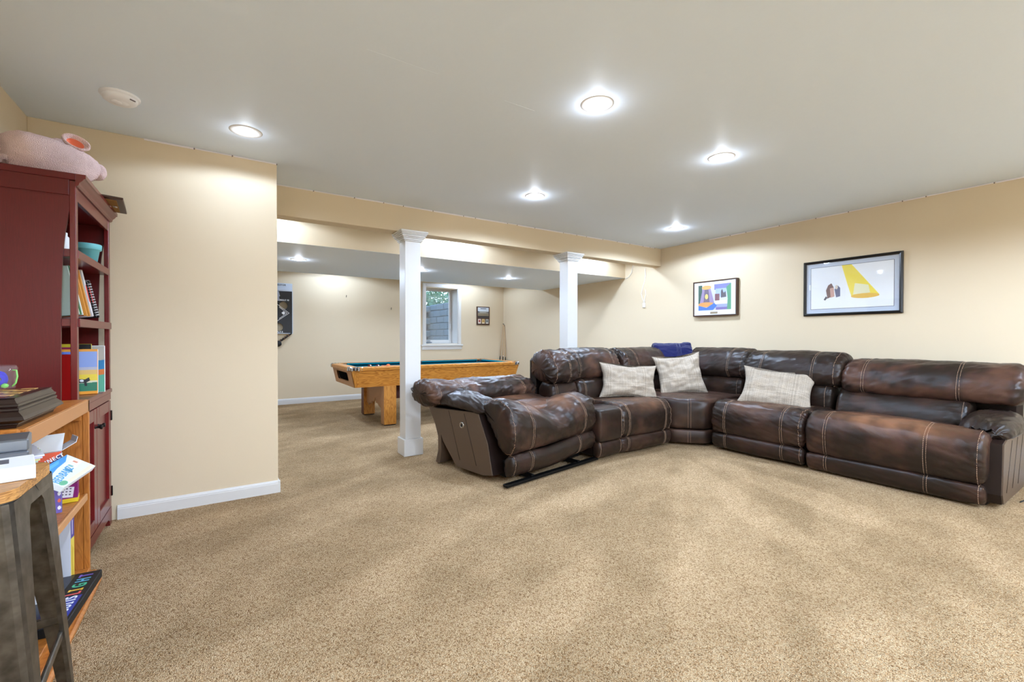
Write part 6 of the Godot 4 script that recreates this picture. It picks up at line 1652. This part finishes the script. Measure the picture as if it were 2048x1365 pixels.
	for k in 3:
		var pts := PackedVector3Array()
		for i in 12: pts.append(Vector3(-0.06 + k * 0.06 + 0.05 * cos(i * 0.4), 0.0508, 0.02 + 0.05 * sin(i * 0.4)))
		tube(sw, pts, 0.0012, 4)
	put("swirl", fin(sw), M["paper white"], dk2)
	put("cream_card", slab(Vector3(-0.03, 0.05, -0.09), Vector3(0.10, 0.054, -0.04), 0.0005), col(Color(0.88, 0.86, 0.74), 0.6), dk2)
	var hp := thing("headset", "black plastic headset lying at the near end of the bottom shelf", "headset", Vector3(-0.72, 0.14, -2.13), 0.5)
	var hb := PackedVector3Array()
	for i in 17: hb.append(Vector3(-0.075 * cos(PI * i / 16.0), 0.03 + 0.01 * sin(PI * i / 16.0), -0.085 * sin(PI * i / 16.0)))
	put("headband", tube_mesh(hb, 0.009, 8), M["black"], hp)
	for s in [-1.0, 1.0]:
		put("ear_cup", lathe_mesh(PackedVector2Array([Vector2(0, -0.018), Vector2(0.030, -0.016), Vector2(0.036, 0.0), Vector2(0.030, 0.014), Vector2(0, 0.016)]), 20), M["black"], hp, at3(Vector3(0.075 * s, 0.036, 0.01), Vector3(0, 0, PI / 2)))

# ------------------------------------------------------------------ metal stool in the foreground and what lies on it
func build_stool():
	var t := thing("metal_stool", "gunmetal stool with a wooden seat in the left foreground", "stool", Vector3(-0.555, 0, -1.635))
	# wooden seat: rounded square slab
	var hs := 0.158; var out := PackedVector2Array()
	for q in 4:
		for i in 7:
			var a := PI / 2 * q + PI / 2 * i / 6.0
			out.append(Vector2(cos(a), sin(a)) * 0.045 + Vector2(hs - 0.045, hs - 0.045) * Vector2(1 if q == 0 or q == 3 else -1, 1 if q < 2 else -1))
	var st := sta(); prism(st, out, 0.0, 0.026, Transform3D(Basis(Vector3(1, 0, 0), Vector3(0, 0, 1), Vector3(0, 1, 0)), Vector3(0, 0.754, 0)))
	put("seat", fin(st), M["elm seat"], t)
	# pressed steel collar under the seat
	var col_out := PackedVector2Array()
	for p in out: col_out.append(p * 0.985)
	var cl := sta(); cl.set_smooth_group(0)
	for i in col_out.size():
		var a := col_out[i]; var b := col_out[(i + 1) % col_out.size()]
		quad(cl, Vector3(a.x, 0.754, a.y), Vector3(b.x, 0.754, b.y), Vector3(b.x * 1.02, 0.715, b.y * 1.02), Vector3(a.x * 1.02, 0.715, a.y * 1.02), Vector3(a.x + b.x, 0, a.y + b.y))
		quad(cl, Vector3(a.x * 0.97, 0.754, a.y * 0.97), Vector3(b.x * 0.97, 0.754, b.y * 0.97), Vector3(b.x * 0.99, 0.715, b.y * 0.99), Vector3(a.x * 0.99, 0.715, a.y * 0.99), -Vector3(a.x + b.x, 0, a.y + b.y))
	put("collar", fin(cl), M["gunmetal"], t)
	# folded legs: wide angle at the collar, narrowing to the foot, splayed
	for sx in [-1.0, 1.0]:
		for sz in [-1.0, 1.0]:
			var l := sta(); l.set_smooth_group(-1)
			var n := 14
			for i in n:
				var q := []
				for k in [i, i + 1]:
					var f: float = float(k) / n
					var y := lerpf(0.752, 0.0, f)
					var corner := Vector3(sx * lerpf(0.157, 0.178 if sz < 0 else 0.215, f), y, sz * lerpf(0.157, 0.285 if sz < 0 else 0.175, f))
					var w := lerpf(0.120, 0.034, pow(f, 0.6)) if f > 0.05 else 0.150
					var r := 0.016
					# outer skin: side flange - rounded nose - side flange
					q.append([corner + Vector3(-sx * w, 0, 0), corner + Vector3(-sx * r, 0, 0), corner + Vector3(-sx * r * 0.3, 0, -sz * r * 0.3), corner + Vector3(0, 0, -sz * r), corner + Vector3(0, 0, -sz * w), corner + Vector3(-sx * 0.010, 0, -sz * w), corner + Vector3(-sx * 0.010, 0, -sz * 0.018), corner + Vector3(-sx * 0.018, 0, -sz * 0.010), corner + Vector3(-sx * w, 0, -sz * 0.010)])
				for k in 9:
					var a: Vector3 = q[0][k]; var b: Vector3 = q[0][(k + 1) % 9]; var c: Vector3 = q[1][(k + 1) % 9]; var d: Vector3 = q[1][k]
					var nn: Vector3 = [Vector3(0, 0, sz), Vector3(sx * 0.4, 0, sz), Vector3(sx, 0, sz * 0.4), Vector3(sx, 0, 0), Vector3(0, 0, -sz), Vector3(-sx, 0, 0), Vector3(-sx, 0, -sz), Vector3(0, 0, -sz), Vector3(-sx, 0, 0)][k]
					quad(l, a, b, c, d, nn)
			var lg := put("leg", fin(l), M["gunmetal"], t)
			put("foot_cap", box_mesh(Vector3(0.036, 0.012, 0.036), 0.003), M["black"], lg, at(Vector3(sx * (0.155 if sz < 0 else 0.192), 0.006, sz * (0.262 if sz < 0 else 0.152))))
	# footrest bars
	var fb := sta()
	var fy := 0.255; var fk := 1.0 - fy / 0.752
	var far_c := Vector3(lerpf(0.157, 0.178, fk) - 0.012, fy, -lerpf(0.157, 0.285, fk) + 0.012)
	var near_c := Vector3(lerpf(0.157, 0.215, fk) - 0.012, fy, lerpf(0.157, 0.175, fk) - 0.012)
	for s in [-1.0, 1.0]:
		var A := far_c * Vector3(s, 1, 1); var B := near_c * Vector3(s, 1, 1)
		bx(fb, Vector3.ZERO, Vector3(0.010, 0.026, A.distance_to(B)), 0.003, Transform3D(Basis(Vector3.UP, atan2(B.x - A.x, B.z - A.z)), (A + B) / 2))
	bx(fb, far_c * Vector3(0, 1, 1) + Vector3(0, 0.03, 0), Vector3(far_c.x * 2, 0.026, 0.010), 0.003)
	bx(fb, near_c * Vector3(0, 1, 1) + Vector3(0, 0.03, 0), Vector3(near_c.x * 2, 0.026, 0.010), 0.003)
	put("footrest", fin(fb), M["gunmetal"], t)
	# ---- white gadget box and silver case
	var wb := thing("gadget_box", "white gadget box with a dark picture on its lid, on the stool seat", "box", Vector3(-0.530, 0.781, -1.630), 0.26)
	put("carton", slab(Vector3(-0.13, 0, -0.075), Vector3(0.13, 0.034, 0.075), 0.0015), M["paper white"], wb)
	put("lid_print", slab(Vector3(-0.10, 0.034, -0.045), Vector3(0.085, 0.0344, 0.012), 0.0), col(Color(0.30, 0.27, 0.30), 0.3), wb)
	put("side_mark", prism_mesh(pv([-0.004, -0.004, 0.0, -0.006, 0.004, -0.004, 0.005, 0.001, 0.002, 0.004, 0.0, 0.003, -0.002, 0.004, -0.005, 0.001]), 0, 0.0006), col(Color(0.62, 0.62, 0.63), 0.4), wb, at(Vector3(0.04, 0.019, 0.0752)))
	put("side_text", slab(Vector3(-0.035, 0.016, 0.075), Vector3(0.005, 0.021, 0.0754), 0.0), col(Color(0.70, 0.70, 0.70), 0.4), wb)
	var sc := thing("metal_case", "small silver metal case with a clasp, behind the white gadget box on the stool", "case", Vector3(-0.560, 0.781, -1.845), 0.20)
	put("lower_shell", slab(Vector3(-0.13, 0, -0.07), Vector3(0.10, 0.034, 0.07), 0.004), M["galvanised"], sc)
	put("lid", slab(Vector3(-0.13, 0.0355, -0.07), Vector3(0.10, 0.068, 0.07), 0.004), M["galvanised"], sc)
	var cp := sta()
	bx(cp, Vector3(0.0, 0.038, 0.074), Vector3(0.034, 0.030, 0.008), 0.003)
	tube(cp, PackedVector3Array([Vector3(-0.018, 0.034, 0.078), Vector3(-0.018, 0.056, 0.082), Vector3(0.018, 0.056, 0.082), Vector3(0.018, 0.034, 0.078)]), 0.004, 8)
	put("clasp", fin(cp), M["chrome"], sc)
